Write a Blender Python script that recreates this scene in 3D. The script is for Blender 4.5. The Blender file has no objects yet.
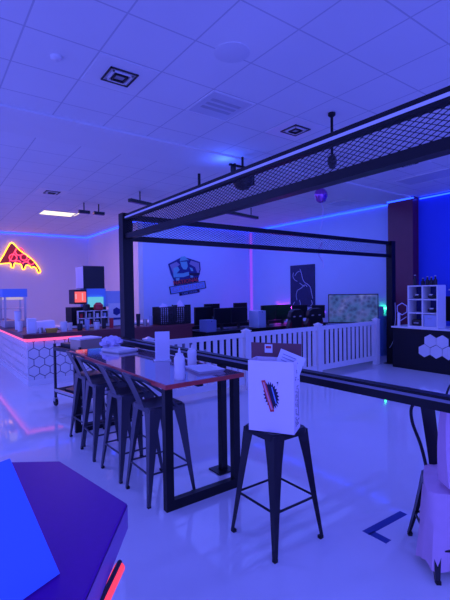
import bpy, bmesh, math, random
from mathutils import Vector, Matrix
random.seed(7)
PI = math.pi
SC = bpy.context.scene
COL = SC.collection
H = 1.65
CEIL = 3.779

# ------------------------------------------------------------------ materials
def mat(name, col, rough=.5, metal=0., spec=.5, emit=None, es=0., noise=0., nscale=8., bump=0., bscale=60., coat=0.):
    m = bpy.data.materials.new(name); m.use_nodes = True
    nt = m.node_tree; b = nt.nodes['Principled BSDF']
    c = tuple(col) + (1,)
    b.inputs['Base Color'].default_value = c
    b.inputs['Roughness'].default_value = rough
    b.inputs['Metallic'].default_value = metal
    b.inputs['Specular IOR Level'].default_value = spec
    b.inputs['Coat Weight'].default_value = coat
    b.inputs['Coat Roughness'].default_value = .08
    if emit:
        b.inputs['Emission Color'].default_value = tuple(emit) + (1,)
        b.inputs['Emission Strength'].default_value = es
    tc = nt.nodes.new('ShaderNodeTexCoord')
    if noise:
        n = nt.nodes.new('ShaderNodeTexNoise'); n.inputs['Scale'].default_value = nscale; n.inputs['Detail'].default_value = 4
        nt.links.new(tc.outputs['Object'], n.inputs['Vector'])
        mx = nt.nodes.new('ShaderNodeMix'); mx.data_type = 'RGBA'
        mx.inputs['A'].default_value = tuple(x*(1-noise) for x in col) + (1,)
        mx.inputs['B'].default_value = tuple(min(1, x*(1+noise)) for x in col) + (1,)
        nt.links.new(n.outputs['Fac'], mx.inputs['Factor'])
        nt.links.new(mx.outputs['Result'], b.inputs['Base Color'])
    if bump:
        n = nt.nodes.new('ShaderNodeTexNoise'); n.inputs['Scale'].default_value = bscale; n.inputs['Detail'].default_value = 3
        nt.links.new(tc.outputs['Object'], n.inputs['Vector'])
        bp = nt.nodes.new('ShaderNodeBump'); bp.inputs['Strength'].default_value = bump; bp.inputs['Distance'].default_value = .02
        nt.links.new(n.outputs['Fac'], bp.inputs['Height'])
        nt.links.new(bp.outputs['Normal'], b.inputs['Normal'])
    return m

def emis(name, col, s):
    return mat(name, (.02, .02, .02), .5, emit=col, es=s)

M = {}
M['wall'] = mat('wall_paint', (.78, .78, .78), .6, noise=.03, nscale=2)
M['wallpale'] = mat('wall_pale_blue_light_tint', (.54, .68, .92), .6, noise=.03, nscale=2)  # blue light falling on these walls is mixed into their colour
M['wallblue'] = mat('wall_deep_blue_light_tint', (.035, .10, .85), .7, noise=.03, nscale=2)  # glow of the blue LED strip put into the wall colour
M['floor'] = mat('epoxy_floor', (.80, .80, .80), .05, noise=.06, nscale=.9, bump=.045, bscale=4.)
M['darkmetal'] = mat('black_powder_coat', (.008, .008, .014), .4, metal=0, spec=.25, noise=.2)
M['stool'] = mat('gunmetal_sheet', (.075, .075, .10), .33, metal=.4, noise=.12)
M['stooldark'] = mat('black_sheet_metal', (.012, .012, .022), .33, metal=.2, spec=.35, noise=.12)
M['rubber'] = mat('black_rubber', (.01, .01, .012), .7)
M['black'] = mat('black_plastic', (.014, .014, .02), .45)
M['screen'] = mat('dark_screen_glass', (.006, .006, .012), .35, spec=.3)
M['white'] = mat('white_plastic', (.82, .82, .82), .4, noise=.02)
M['vinyl'] = mat('white_vinyl', (.8, .8, .8), .35, noise=.02)
M['wood'] = mat('cherry_wood_edge', (.55, .05, .05), .35, noise=.25, nscale=14)
M['tabletop'] = mat('glossy_cherry_top', (.26, .14, .2), .05, spec=1.0, noise=.1, nscale=10, coat=1.0)
M['fascia'] = mat('dark_red_bar_wood', (.14, .02, .03), .35, noise=.25, nscale=9)
M['grout'] = mat('dark_grout', (.16, .15, .2), .8)
M['tile'] = mat('white_hex_tile', (.78, .78, .78), .25, noise=.03)
M['chan'] = mat('pale_aluminium_channel', (.75, .78, .85), .35, metal=.0)
M['column'] = mat('dark_red_column_paint', (.15, .015, .05), .3, noise=.1)
M['tape'] = mat('blue_floor_tape', (.02, .05, .28), .45)
M['counter'] = mat('dark_plum_laminate', (.13, .006, .29), .42, spec=.22, noise=.06, nscale=40)
M['counteredge'] = mat('plum_edge_band', (.26, .10, .40), .4)
M['sign'] = mat('sign_card_uv_tint', (.10, .25, 1.), .35)  # white card; the black light's blue is in its base colour
M['carton'] = mat('white_carton', (.95, .86, .95), .6)
M['brown'] = mat('brown_cardboard', (.20, .075, .09), .75, noise=.1)
M['paper'] = mat('white_paper', (.8, .82, .9), .7)
M['ink'] = mat('dark_ink', (.01, .012, .06), .6)
M['redink'] = mat('red_ink', (.75, .06, .07), .6)
M['pinkink'] = mat('pink_ink', (.9, .35, .45), .6)
M['coat'] = mat('pale_pink_fabric', (.75, .48, .66), .9, noise=.05, nscale=20)
M['tote'] = mat('pale_pink_canvas', (.80, .50, .72), .85, noise=.04, nscale=20)
M['desk'] = mat('black_desk_laminate', (.007, .007, .014), .5, spec=.3)
M['pcwhite'] = mat('pale_pc_case', (.42, .5, .7), .4)
M['chairred'] = mat('dark_red_leatherette', (.14, .015, .03), .45)
M['tealskin'] = mat('teal_print', (.16, .55, .62), .6)
M['greyprint'] = mat('grey_violet_print', (.30, .30, .50), .6)
M['navy'] = mat('navy_print', (.02, .03, .22), .6)
M['lightblue'] = mat('light_blue_print', (.20, .38, .80), .6)
M['poster'] = mat('dark_poster', (.02, .025, .10), .5, noise=.4, nscale=9)
M['steel'] = mat('brushed_steel', (.5, .5, .52), .3, metal=.8, noise=.05)
M['cart'] = mat('black_cart_metal', (.04, .04, .05), .4, metal=.3)
M['peach'] = mat('tan_panel', (.55, .4, .3), .6)
M['red'] = mat('red_plastic', (.6, .03, .04), .4)
M['yellow'] = mat('yellow_card', (.7, .42, .05), .6)
M['glass'] = mat('clear_acrylic', (.8, .85, .9), .05)
M['purplefoil'] = mat('violet_foil', (.45, .12, .55), .12, metal=.7)
M['ribbon'] = mat('pale_ribbon', (.7, .65, .9), .3)
M['vent'] = mat('grey_vent_metal', (.45, .45, .5), .5)
M['ledblue'] = emis('blue_led', (.010, .045, 1.), 6.)
M['ledpink'] = emis('pink_led', (1., .11, .36), 1.3)
M['ledmagenta'] = emis('magenta_led', (.75, .03, 1.), 45.)
M['ledviolet'] = emis('violet_led', (.25, .05, 1.), 5.)
M['ledgreen'] = emis('green_led', (.03, 1., .25), 22.)
M['neonyellow'] = emis('yellow_neon', (1., .38, .02), 5.)
M['neonred'] = emis('red_neon', (1., .04, .10), 3.2)
M['neonfill'] = emis('dim_red_neon_board', (.22, .004, .012), 1.)
M['panel'] = emis('warm_light_panel', (1., .84, .60), 1.5)
M['reddisplay'] = emis('lit_red_display', (1., .12, .10), 1.1)
M['cyandisplay'] = emis('lit_cyan_display', (.15, .65, .9), .8)

def ceiling_mat():
    m = mat('ceiling_tile', (.80, .80, .80), .85)
    nt = m.node_tree; b = nt.nodes['Principled BSDF']
    tc = nt.nodes.new('ShaderNodeTexCoord'); sp = nt.nodes.new('ShaderNodeSeparateXYZ')
    nt.links.new(tc.outputs['Object'], sp.inputs[0])
    def math_(op, a, v):
        n = nt.nodes.new('ShaderNodeMath'); n.operation = op
        nt.links.new(a, n.inputs[0])
        if hasattr(v, 'type'): nt.links.new(v, n.inputs[1])
        else: n.inputs[1].default_value = v
        return n.outputs[0]
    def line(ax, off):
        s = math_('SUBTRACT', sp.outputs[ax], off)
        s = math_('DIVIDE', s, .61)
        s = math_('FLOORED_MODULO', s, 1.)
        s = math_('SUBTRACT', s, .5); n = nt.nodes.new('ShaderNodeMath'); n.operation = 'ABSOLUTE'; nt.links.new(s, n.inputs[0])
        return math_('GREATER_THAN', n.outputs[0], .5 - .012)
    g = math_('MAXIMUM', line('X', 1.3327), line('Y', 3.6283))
    nz = nt.nodes.new('ShaderNodeTexNoise'); nz.inputs['Scale'].default_value = 1.3
    nt.links.new(tc.outputs['Object'], nz.inputs['Vector'])
    mx0 = nt.nodes.new('ShaderNodeMix'); mx0.data_type = 'RGBA'
    mx0.inputs['A'].default_value = (.77, .77, .77, 1); mx0.inputs['B'].default_value = (.83, .83, .83, 1)
    nt.links.new(nz.outputs['Fac'], mx0.inputs['Factor'])
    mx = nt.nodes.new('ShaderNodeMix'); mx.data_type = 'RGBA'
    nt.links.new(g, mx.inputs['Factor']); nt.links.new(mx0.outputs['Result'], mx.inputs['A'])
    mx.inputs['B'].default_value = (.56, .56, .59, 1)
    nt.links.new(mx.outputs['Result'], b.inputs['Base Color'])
    return m
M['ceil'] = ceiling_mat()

def tv_mat():
    m = mat('tv_picture', (.01, .01, .02), .2)
    nt = m.node_tree; b = nt.nodes['Principled BSDF']
    tc = nt.nodes.new('ShaderNodeTexCoord'); v = nt.nodes.new('ShaderNodeTexVoronoi'); v.inputs['Scale'].default_value = 9
    n = nt.nodes.new('ShaderNodeTexNoise'); n.inputs['Scale'].default_value = 3.2; n.inputs['Detail'].default_value = 6
    nt.links.new(tc.outputs['Object'], v.inputs['Vector']); nt.links.new(tc.outputs['Object'], n.inputs['Vector'])
    r = nt.nodes.new('ShaderNodeValToRGB')
    el = r.color_ramp.elements
    el[0].position = .3; el[0].color = (.03, .04, .14, 1); el[1].position = .75; el[1].color = (.30, .36, .8, 1)
    e = el.new(.45); e.color = (.06, .14, .44, 1); e = el.new(.58); e.color = (.11, .14, .52, 1)
    nt.links.new(n.outputs['Fac'], r.inputs['Fac'])
    r2 = nt.nodes.new('ShaderNodeValToRGB'); r2.color_ramp.elements[0].color = (.35, .35, .35, 1); r2.color_ramp.elements[1].position = .6
    nt.links.new(v.outputs['Distance'], r2.inputs['Fac'])
    mx = nt.nodes.new('ShaderNodeMix'); mx.data_type = 'RGBA'; mx.blend_type = 'MULTIPLY'; mx.inputs['Factor'].default_value = 1
    nt.links.new(r.outputs['Color'], mx.inputs['A']); nt.links.new(r2.outputs['Color'], mx.inputs['B'])
    nt.links.new(mx.outputs['Result'], b.inputs['Emission Color']); b.inputs['Emission Strength'].default_value = .6
    return m
M['tv'] = tv_mat()

# ------------------------------------------------------------------ mesh helpers
def box(bm, x0, y0, z0, x1, y1, z1, T=None):
    vs = [Vector((x, y, z)) for z in (z0, z1) for x, y in ((x0, y0), (x1, y0), (x1, y1), (x0, y1))]
    return hexa(bm, vs, T)

def hexa(bm, vs, T=None):
    v = [bm.verts.new(T @ Vector(p) if T else Vector(p)) for p in vs]
    for f in ((3, 2, 1, 0), (4, 5, 6, 7), (0, 1, 5, 4), (1, 2, 6, 5), (2, 3, 7, 6), (3, 0, 4, 7)):
        bm.faces.new([v[i] for i in f])
    return v

def loft(bm, rings, closed=True, cap=True):
    R = [[bm.verts.new(Vector(p)) for p in r] for r in rings]
    n = len(R[0])
    for a, b in zip(R, R[1:]):
        for i in range(n if closed else n-1):
            bm.faces.new((a[i], a[(i+1) % n], b[(i+1) % n], b[i]))
    if cap:
        bm.faces.new(list(reversed(R[0]))); bm.faces.new(R[-1])

def tube(bm, pts, r, n=8, closed=False):
    pts = [Vector(p) for p in pts]; k = len(pts)
    rs = r if isinstance(r, (list, tuple)) else [r]*k
    rings = []; prev = None
    for i, p in enumerate(pts):
        if closed: t = pts[(i+1) % k] - pts[i-1]
        elif i == 0: t = pts[1]-p
        elif i == k-1: t = p-pts[i-1]
        else: t = (pts[i+1]-p).normalized() + (p-pts[i-1]).normalized()
        t.normalize()
        if prev is None:
            u = t.cross(Vector((0, 0, 1)))
            if u.length < .05: u = t.cross(Vector((0, 1, 0)))
        else: u = prev - t*prev.dot(t)
        u.normalize(); prev = u; w = t.cross(u)
        rings.append([p + (u*math.cos(a*2*PI/n+PI/n) + w*math.sin(a*2*PI/n+PI/n))*rs[i] for a in range(n)])
    if closed: loft(bm, rings+[rings[0]], cap=False); bmesh.ops.remove_doubles(bm, verts=bm.verts, dist=1e-6)
    else: loft(bm, rings)

def lathe(bm, prof, c=(0, 0, 0), n=16, T=None):
    c = Vector(c)
    rings = [[(Vector((max(r, .0004)*math.cos(2*PI*i/n), max(r, .0004)*math.sin(2*PI*i/n), z)) + c) for i in range(n)] for r, z in prof]
    if T: rings = [[T @ p for p in r] for r in rings]
    loft(bm, rings)

def prism(bm, poly, T, d0, d1):
    """2D polygon (u, v) extruded along the third axis from d0 to d1, placed by T."""
    a = [bm.verts.new(T @ Vector((u, v, d0))) for u, v in poly]
    b = [bm.verts.new(T @ Vector((u, v, d1))) for u, v in poly]
    n = len(poly)
    bm.faces.new(list(reversed(a))); bm.faces.new(b)
    for i in range(n): bm.faces.new((a[i], a[(i+1) % n], b[(i+1) % n], b[i]))

def basis(o, u, v):
    u = Vector(u).normalized(); v = Vector(v).normalized(); w = u.cross(v)
    m = Matrix((u, v, w)).transposed().to_4x4(); m.translation = Vector(o); return m

def obj(name, bm, m, parent=None, smooth=False, bevel=0., loc=None):
    bmesh.ops.recalc_face_normals(bm, faces=bm.faces)
    if bevel: bmesh.ops.bevel(bm, geom=list(bm.edges), offset=bevel, segments=2, affect='EDGES', profile=.6)
    me = bpy.data.meshes.new(name); bm.to_mesh(me); bm.free()
    me.materials.append(M[m] if isinstance(m, str) else m)
    if smooth:
        for p in me.polygons: p.use_smooth = True
        try: me.set_sharp_from_angle(angle=math.radians(40))
        except Exception: pass
    o = bpy.data.objects.new(name, me); COL.objects.link(o)
    if loc is not None: o.location = loc
    if parent: o.parent = parent
    return o

def B(): return bmesh.new()
def bx(name, b6, m, parent=None, bevel=0.): 
    bm = B(); box(bm, *b6); return obj(name, bm, m, parent, bevel=bevel)

def tag(o, label, cat, group=None, kind=None):
    o['label'] = label; o['category'] = cat
    if group: o['group'] = group
    if kind: o['kind'] = kind
    return o

def thing(name, label, cat, loc=(0, 0, 0), rz=0., group=None):
    o = bpy.data.objects.new(name, None); COL.objects.link(o)
    o.empty_display_size = .1
    o.location = loc; o.rotation_euler = (0, 0, rz)
    return tag(o, label, cat, group)

def struct(name, bm, m, **k):
    o = obj(name, bm, m, **k); o['kind'] = 'structure'; return o

def kids(o): return [c for c in COL.objects if c.parent == o]
def dup(o, loc=None, rz=None, label=None, parent=None, group=None):
    c = o.copy(); COL.objects.link(c)
    if parent: c.parent = parent
    for ch in kids(o): dup(ch, parent=c)
    if loc is not None: c.location = loc
    if rz is not None: c.rotation_euler = (0, 0, rz)
    if label: c['label'] = label
    if group: c['group'] = group
    return c

def text_obj(name, s, size, m, parent, T, depth=.002, sx=1., align='CENTER'):
    cu = bpy.data.curves.new(name, 'FONT'); cu.body = s; cu.size = size; cu.extrude = depth
    cu.align_x = align; cu.align_y = 'CENTER'; cu.resolution_u = 2
    o = bpy.data.objects.new(name, cu); COL.objects.link(o)
    bpy.context.view_layer.update()
    me = bpy.data.meshes.new_from_object(o.evaluated_get(bpy.context.evaluated_depsgraph_get()))
    bpy.data.objects.remove(o); me.transform(Matrix.Diagonal((sx, 1, 1, 1))); me.transform(T)
    me.materials.clear(); me.materials.append(M[m])
    n = bpy.data.objects.new(name, me); COL.objects.link(n)
    if parent: n.parent = parent
    return n

def curve_pts(ctrl, n=8, closed=False):
    """Catmull-Rom through control points."""
    P = [Vector(p) for p in ctrl]; k = len(P); out = []
    segs = k if closed else k-1
    for i in range(segs):
        if closed: a, b, c, d = P[i-1], P[i], P[(i+1) % k], P[(i+2) % k]
        else: a, b, c, d = P[max(i-1, 0)], P[i], P[i+1], P[min(i+2, k-1)]
        for j in range(n):
            t = j/n
            out.append(.5*((2*b)+(c-a)*t+(2*a-5*b+4*c-d)*t*t+(3*b-a-3*c+d)*t**3))
    if not closed: out.append(P[-1])
    return out

def hex_poly(cu, cv, r, flat=False):
    return [(cu + r*math.cos(PI/3*i + (0 if flat else PI/6)), cv + r*math.sin(PI/3*i + (0 if flat else PI/6))) for i in range(6)]

def hex_panel(T, w, h, r, gap, d):
    bm = B(); rr = r - gap
    dx = r*math.sqrt(3); dy = 1.5*r
    for j in range(-1, int(h/dy)+2):
        for i in range(-1, int(w/dx)+2):
            prism(bm, hex_poly(i*dx + (dx/2 if j % 2 else 0), j*dy, rr), Matrix(), 0, d)
    for co, no in (((0, 0, 0), (-1, 0, 0)), ((w, 0, 0), (1, 0, 0)), ((0, 0, 0), (0, -1, 0)), ((0, h, 0), (0, 1, 0))):
        r_ = bmesh.ops.bisect_plane(bm, geom=list(bm.verts)+list(bm.edges)+list(bm.faces), plane_co=co, plane_no=no, clear_outer=True)
        ed = [e for e in r_['geom_cut'] if isinstance(e, bmesh.types.BMEdge)]
        if ed: bmesh.ops.holes_fill(bm, edges=ed)
    bmesh.ops.transform(bm, matrix=T, verts=bm.verts)
    return bm

# ------------------------------------------------------------------ camera
cam_d = bpy.data.cameras.new('camera'); cam = bpy.data.objects.new('camera', cam_d); COL.objects.link(cam)
yaw, pitch, roll = math.radians(36.244), math.radians(-1.194), math.radians(-.818)
fw = Vector((math.sin(yaw)*math.cos(pitch), math.cos(yaw)*math.cos(pitch), math.sin(pitch)))
r0 = Vector((math.cos(yaw), -math.sin(yaw), 0)); u0 = r0.cross(fw)
rr = r0*math.cos(roll) + u0*math.sin(roll); uu = -r0*math.sin(roll) + u0*math.cos(roll)
mw = Matrix((rr, uu, -fw)).transposed().to_4x4(); mw.translation = Vector((0, 0, H)); cam.matrix_world = mw
cam_d.sensor_fit = 'VERTICAL'; cam_d.sensor_height = 36.; cam_d.sensor_width = 27.; cam_d.lens = 417.08/600*36.
cam_d.clip_start = .05; cam_d.clip_end = 100
SC.camera = cam

# ------------------------------------------------------------------ room
X0, X1, Y0, YP, YD, XA = -5., 9.45, -4., 15.78, 11.3, 5.17
bm = B(); box(bm, X0, Y0, -.1, X1+.2, YP+.2, 0); struct('floor', bm, 'floor')
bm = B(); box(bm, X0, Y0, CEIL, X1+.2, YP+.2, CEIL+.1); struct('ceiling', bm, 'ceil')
bm = B(); box(bm, X0, YP, 0, XA, YP+.15, CEIL); struct('wall_pizza', bm, 'wall')
bm = B(); box(bm, XA, YD, 0, XA+.15, YP+.15, CEIL); struct('wall_alcove', bm, 'wall')
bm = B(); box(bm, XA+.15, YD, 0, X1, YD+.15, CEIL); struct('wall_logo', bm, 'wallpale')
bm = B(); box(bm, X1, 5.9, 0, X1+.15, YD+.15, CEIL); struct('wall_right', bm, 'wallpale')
bm = B(); box(bm, X1, Y0, 0, X1+.15, 5.9, CEIL); struct('wall_right_blue', bm, 'wallblue')
bm = B(); box(bm, 9.2, 5.2, 0, 9.449, 5.83, CEIL-.001); struct('trim_column', bm, 'column')
bm = B(); box(bm, X0, 5.235, CEIL-.03, X1, 6.04, CEIL); struct('trim_bulkhead', bm, 'wall')

# LED cove strips along the top of the walls
zc = CEIL-.045
def cove(name, b6, label): tag(bx(name, b6, 'ledblue'), label, 'led strip')
cove('led_strip', (X0, YP-.03, zc-.012, XA-.03, YP-.002, zc+.012), 'thin blue light strip under the ceiling above the neon pizza wall')
cove('led_strip', (XA-.03, YD, zc-.012, XA-.002, YP-.03, zc+.012), 'thin blue light strip under the ceiling on the alcove side wall beside the pizza wall')
cove('led_strip', (XA, YD-.03, zc-.012, X1-.03, YD-.002, zc+.012), 'thin blue light strip under the ceiling on the logo wall')
cove('led_strip', (X1-.03, 5.84, zc-.012, X1-.002, YD-.03, zc+.012), 'thin blue light strip under the ceiling above the dark poster, left of the red column')
cove('led_strip', (X1-.03, Y0, zc-.012, X1-.002, 5.16, zc+.012), 'thin blue light strip under the ceiling at far right, above the white cubby')
cove('led_strip', (9.17, 5.17, zc-.012, 9.198, 5.83, zc+.012), 'short blue light strip across the top of the red column')

# pink corner light and glow bars behind the gaming desks
tag(bx('corner_light_strip', (X1-.06, YD-.06, 0.001, X1-.001, YD-.001, CEIL-.1), emis('pink_corner_led', (.30, .075, 1.), .95)), 'thin vertical pink light strip in the far wall corner', 'led strip')

def vent(loc, label, s=.58):
    t = thing('ceiling_vent', label, 'vent', (loc[0], loc[1], CEIL), 0)
    h = s/2
    bm = B(); box(bm, -h, -h, -.008, h, h, -.001); obj('face_plate', bm, 'white', t)
    for k, (a, zz) in enumerate(((.14, -.02), (.10, -.026), (.065, -.032))):
        bm = B(); w = .02
        for q in range(4):
            w = .014; T = Matrix.Rotation(q*PI/2, 4, 'Z')
            box(bm, -a, a-w, zz, a, a, -.008, T)
        obj('louver_ring', bm, 'black' if k != 1 else 'white', t)
    bm = B(); box(bm, -.13, -.13, -.0125, .13, .13, -.0085); obj('throat', bm, 'vent', t)
    return t
vent((1.638, 3.933), 'square ceiling vent nearest the camera, upper left of the picture')
vent((4.07, 3.92), 'square ceiling vent above the mesh truss, beside the short hanging rod')
vent((2.29, 9.2), 'small far ceiling vent near the lit ceiling panel')
vent((6.7, 3.9), 'ceiling vent at right seen below the mesh truss')

def troffer(c, sx, sy, label, m, edge=.02):
    t = thing('ceiling_light', label, 'ceiling light', (c[0], c[1], CEIL))
    bm = B(); x, y = sx/2, sy/2
    for b in ((-x, -y, x, -y+edge), (-x, y-edge, x, y), (-x, -y+edge, -x+edge, y-edge), (x-edge, -y+edge, x, y-edge)):
        box(bm, b[0], b[1], -.012, b[2], b[3], -.001)
    obj('frame', bm, 'white', t)
    bm = B(); box(bm, -x+edge, -y+edge, -.008, x-edge, y-edge, -.002); obj('diffuser', bm, m, t)
    return t
troffer((3.02, 11.55), .86, .62, 'glowing warm white ceiling panel above the snack counter', 'panel')
troffer((3.455, 11.33), .1, .75, 'narrow lit strip beside the glowing warm ceiling panel', 'panel')
off = mat('unlit_diffuser', (.66, .66, .70), .5, noise=.02)
t = troffer((2.85, 3.93), .58, .58, 'unlit square ceiling fixture with a slotted band, above the truss', off)
bm = B()
for k in range(3): box(bm, -.2, -.14+k*.1, -.012, .2, -.09+k*.1, -.008)
obj('slot_band', bm, 'vent', t)
troffer((7.9, 4.1), .58, 1.18, 'unlit ceiling fixture at far right below the truss', off)
troffer((8.45, 6.6), .58, .58, 'unlit ceiling fixture near the red column', off)
t = thing('smoke_detector', 'small round smoke detector on the ceiling tile at upper left', 'smoke detector', (1.04, 3.93, CEIL))
bm = B(); lathe(bm, [(.05, 0), (.05, -.02), (.035, -.032), (.0, -.034)]); obj('housing', bm, 'white', t, smooth=True)
t = thing('ceiling_speaker', 'large flush round ceiling speaker grille near the top middle', 'speaker', (2.3, 2.98, CEIL))
bm = B(); lathe(bm, [(.16, 0), (.16, -.006), (.145, -.010), (0, -.010)], n=28); obj('grille', bm, mat('speaker_grille', (.72, .72, .74), .7), t, smooth=True)

# black-light bars
def uvbar(c, L, rz, label, stems=(0.,)):
    t = thing('blacklight_bar', label, 'light fixture', c, rz)
    bm = B(); box(bm, -L/2, -.05, -.035, L/2, .05, .035); obj('housing', bm, 'darkmetal', t, bevel=.006)
    for s in stems:
        bm = B(); tube(bm, [(s, 0, .03), (s, 0, CEIL-c[2])], .014, 8); obj('hanger', bm, 'darkmetal', t)
    bm = B(); box(bm, -L/2+.03, -.035, -.037, L/2-.03, .035, -.034); obj('lamp_window', bm, emis('dim_uv', (.12, .05, .9), .25), t)
    return t
uvbar((3.9, 8.2, 3.55), .78, math.radians(18), 'black light bar under the ceiling just above the left truss post', (-.1,))
uvbar((6.57, 8.18, 3.55), 1.2, math.radians(11), 'long black light bar hanging between the truss beams', (-.35, .35))
uvbar((3.17, 9.87, 3.56), .26, 0, 'short black light bar, left of the pair near the glowing panel')
uvbar((3.52, 9.87, 3.56), .26, 0, 'short black light bar, right of the pair near the glowing panel')

# dome effect light
t = thing('effect_light', 'black dome party light hanging above the truss with a blue halo', 'stage light', (4.14, 5.13, CEIL-.03))
bm = B(); tube(bm, [(0, 0, -.001), (0, 0, -.2)], .02, 8); box(bm, -.26, -.015, -.17, .26, .015, -.14); obj('mount', bm, 'darkmetal', t)
for x in (-.2, .17): bm = B(); box(bm, x, -.05, -.42, x+.03, .05, -.14); obj('yoke_arm', bm, 'darkmetal', t)
bm = B(); lathe(bm, [(.10, -.20), (.16, -.24), (.168, -.33), (.15, -.42), (.10, -.49), (0, -.52)], n=20); obj('dome', bm, 'black', t, smooth=True)
bm = B(); lathe(bm, [(.05, 0), (.05, .02)], (0, .12, -.22), 12); obj('lens', bm, emis('blue_beam_lens', (.04, .1, 1.), 1.), t)

# hanging rod with little lamp
t = thing('hanging_sensor', 'thin black rod from the ceiling with a small dark sensor at its end', 'sensor', (4.06, 3.31, CEIL))
bm = B(); lathe(bm, [(.045, -.001), (.045, -.03), (.02, -.05)], n=12); obj('ceiling_rose', bm, 'darkmetal', t, smooth=True)
bm = B(); tube(bm, [(0, 0, -.04), (0, 0, -.52)], .017, 8); obj('rod', bm, 'darkmetal', t)
bm = B(); lathe(bm, [(.02, -.5), (.05, -.53), (.055, -.6), (.03, -.66), (0, -.67)], n=14); obj('sensor_head', bm, 'black', t, smooth=True)

# balloon with ribbon
t = thing('foil_balloon', 'small violet foil balloon floating under the ceiling with a curly ribbon', 'balloon', (6.52, 5.6, 3.55))
bm = B(); bmesh.ops.create_uvsphere(bm, u_segments=18, v_segments=12, radius=.15)
for v in bm.verts: v.co = Vector((v.co.x*1.0, v.co.y*.75, v.co.z*.9 - (.03 if v.co.z < -.08 else 0)))
obj('balloon_body', bm, 'purplefoil', t, smooth=True)
bm = B()
pts = [(.02*math.sin(i*.9)+.05*math.sin(i*.31), .02*math.cos(i*.8), -.15-i*.045) for i in range(30)]
tube(bm, pts, .006, 5); obj('ribbon', bm, 'ribbon', t, smooth=True)
bm = B(); c = [(.03, 0, -.95), (-.05, 0, -1.05), (-.10, 0, -1.16), (-.02, 0, -1.28), (.03, 0, -1.33)]
pp = curve_pts(c, 5)
loft(bm, [[p+Vector((-.02, 0, 0)), p+Vector((0, .006, 0)), p+Vector((.02, 0, 0)), p+Vector((0, -.006, 0))] for p in pp]); obj('ribbon_curl', bm, 'ribbon', t, smooth=True)

# ------------------------------------------------------------------ truss cage
TX, TY, TXR = 2.2, 5.27, 8.42
t = thing('truss_cage', 'tall black frame with mesh bands overhead and a rail at table height', 'frame', (TX, TY, 0))
def L(x, y, z): return (x-TX, y-TY, z)
def lbox(bm, x0, y0, z0, x1, y1, z1): box(bm, x0-TX, y0-TY, z0, x1-TX, y1-TY, z1)
YE = -.7
bm = B(); lbox(bm, 2.17, 5.2, .012, 2.31, 5.34, 2.7); p = obj('post', bm, 'darkmetal', t)
bm = B(); lbox(bm, 2.1, 5.13, 0, 2.38, 5.41, .012); obj('base_plate', bm, 'darkmetal', p)
bm = B(); lbox(bm, TXR-.07, 5.2, .012, TXR+.07, 5.34, 2.7); p = obj('post', bm, 'darkmetal', t)
bm = B(); lbox(bm, TXR-.12, 5.15, 0, TXR+.12, 5.39, .012); obj('base_plate', bm, 'darkmetal', p)
bm = B(); lbox(bm, 2.2, YE, .012, 2.40, YE+.11, 2.6); p = obj('post', bm, 'darkmetal', t)
bm = B(); lbox(bm, 2.14, YE-.07, 0, 2.46, YE+.18, .012); obj('base_plate', bm, 'darkmetal', p)
# upper and lower chords, front side
def chord(name, y0, y1, x0, x1, z0, z1, chan=None):
    bm = B(); lbox(bm, x0, y0, z0, x1, y1, z1); o = obj(name, bm, 'darkmetal', t)
    if chan:
        bm = B(); lbox(bm, x0-.004, y0, chan[0], x0+.001, y1, chan[1]); obj('light_channel', bm, 'chan' , o)
    return o
chord('top_chord', YE, 5.2, 2.2, 2.26, 2.605, 2.68, (2.627, 2.648))
chord('bottom_chord', YE, 5.2, 2.2, 2.29, 2.36, 2.425)
def railx(y): return 2.167-.039*(y-3.4)-TX
def skew(z0, z1, dx0, dx1):
    bm = B(); q0, q1 = railx(YE), railx(5.2)
    hexa(bm, [(q, y-TY, z) for z in (z0, z1) for q, y in ((q0+dx0, YE), (q0+dx1, YE), (q1+dx1, 5.2), (q1+dx0, 5.2))]); return bm
rl = obj('rail', skew(.985, 1.068, 0, .07), 'darkmetal', t)
obj('light_channel', skew(1.036, 1.052, -.004, .001), mat('grey_rail_channel', (.22, .23, .3), .4), rl)
# far side, along X
bm = B(); lbox(bm, 2.31, 5.24, 2.62, TXR-.07, 5.30, 2.69); obj('top_chord', bm, 'darkmetal', t)
bm = B(); lbox(bm, 2.31, 5.24, 2.34, TXR-.07, 5.30, 2.41); obj('bottom_chord', bm, 'darkmetal', t)
def mesh_band(u0, u1, v0, v1, cw, ch, r, T):
    bm = B(); hh = v1-v0; slope = ch/cw
    span = hh/slope
    k = 0; u = u0 - span
    while u < u1:
        for s in (1, -1):
            a, b = u, u+span
            ta = max(0, (u0-a)/span); tb = min(1, (u1-a)/span)
            if tb <= ta: continue
            pa = (a+span*ta, (v0+hh*ta) if s > 0 else (v1-hh*ta)); pb = (a+span*tb, (v0+hh*tb) if s > 0 else (v1-hh*tb))
            p, q = T @ Vector((pa[0], pa[1], 0)), T @ Vector((pb[0], pb[1], 0))
            tube(bm, [p, q], r, 4)
        u += cw
    return bm
T = basis((2.235-TX, 0-TY, 0), (0, 1, 0), (0, 0, 1))
obj('mesh_panel', mesh_band(YE+.1, 5.2, 2.42, 2.61, .062, .030, .0027, T), 'darkmetal', t)
T = basis((0-TX, 5.27-TY, 0), (1, 0, 0), (0, 0, 1))
obj('mesh_panel', mesh_band(2.31, TXR-.07, 2.405, 2.625, .07, .034, .0024, T), 'darkmetal', t)
bm = B(); tube(bm, [(.03, -1.83, 2.68), (.03, -1.83, 2.80)], .014, 8); obj('hanger_stub', bm, 'darkmetal', t)
# rail support post with foot plate
bm = B(); lbox(bm, 2.2, 3.08, .012, 2.26, 3.14, .986); p = obj('rail_post', bm, 'darkmetal', t)
bm = B(); lbox(bm, 2.13, 3.02, 0, 2.31, 3.2, .012); obj('base_plate', bm, 'darkmetal', p)

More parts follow.
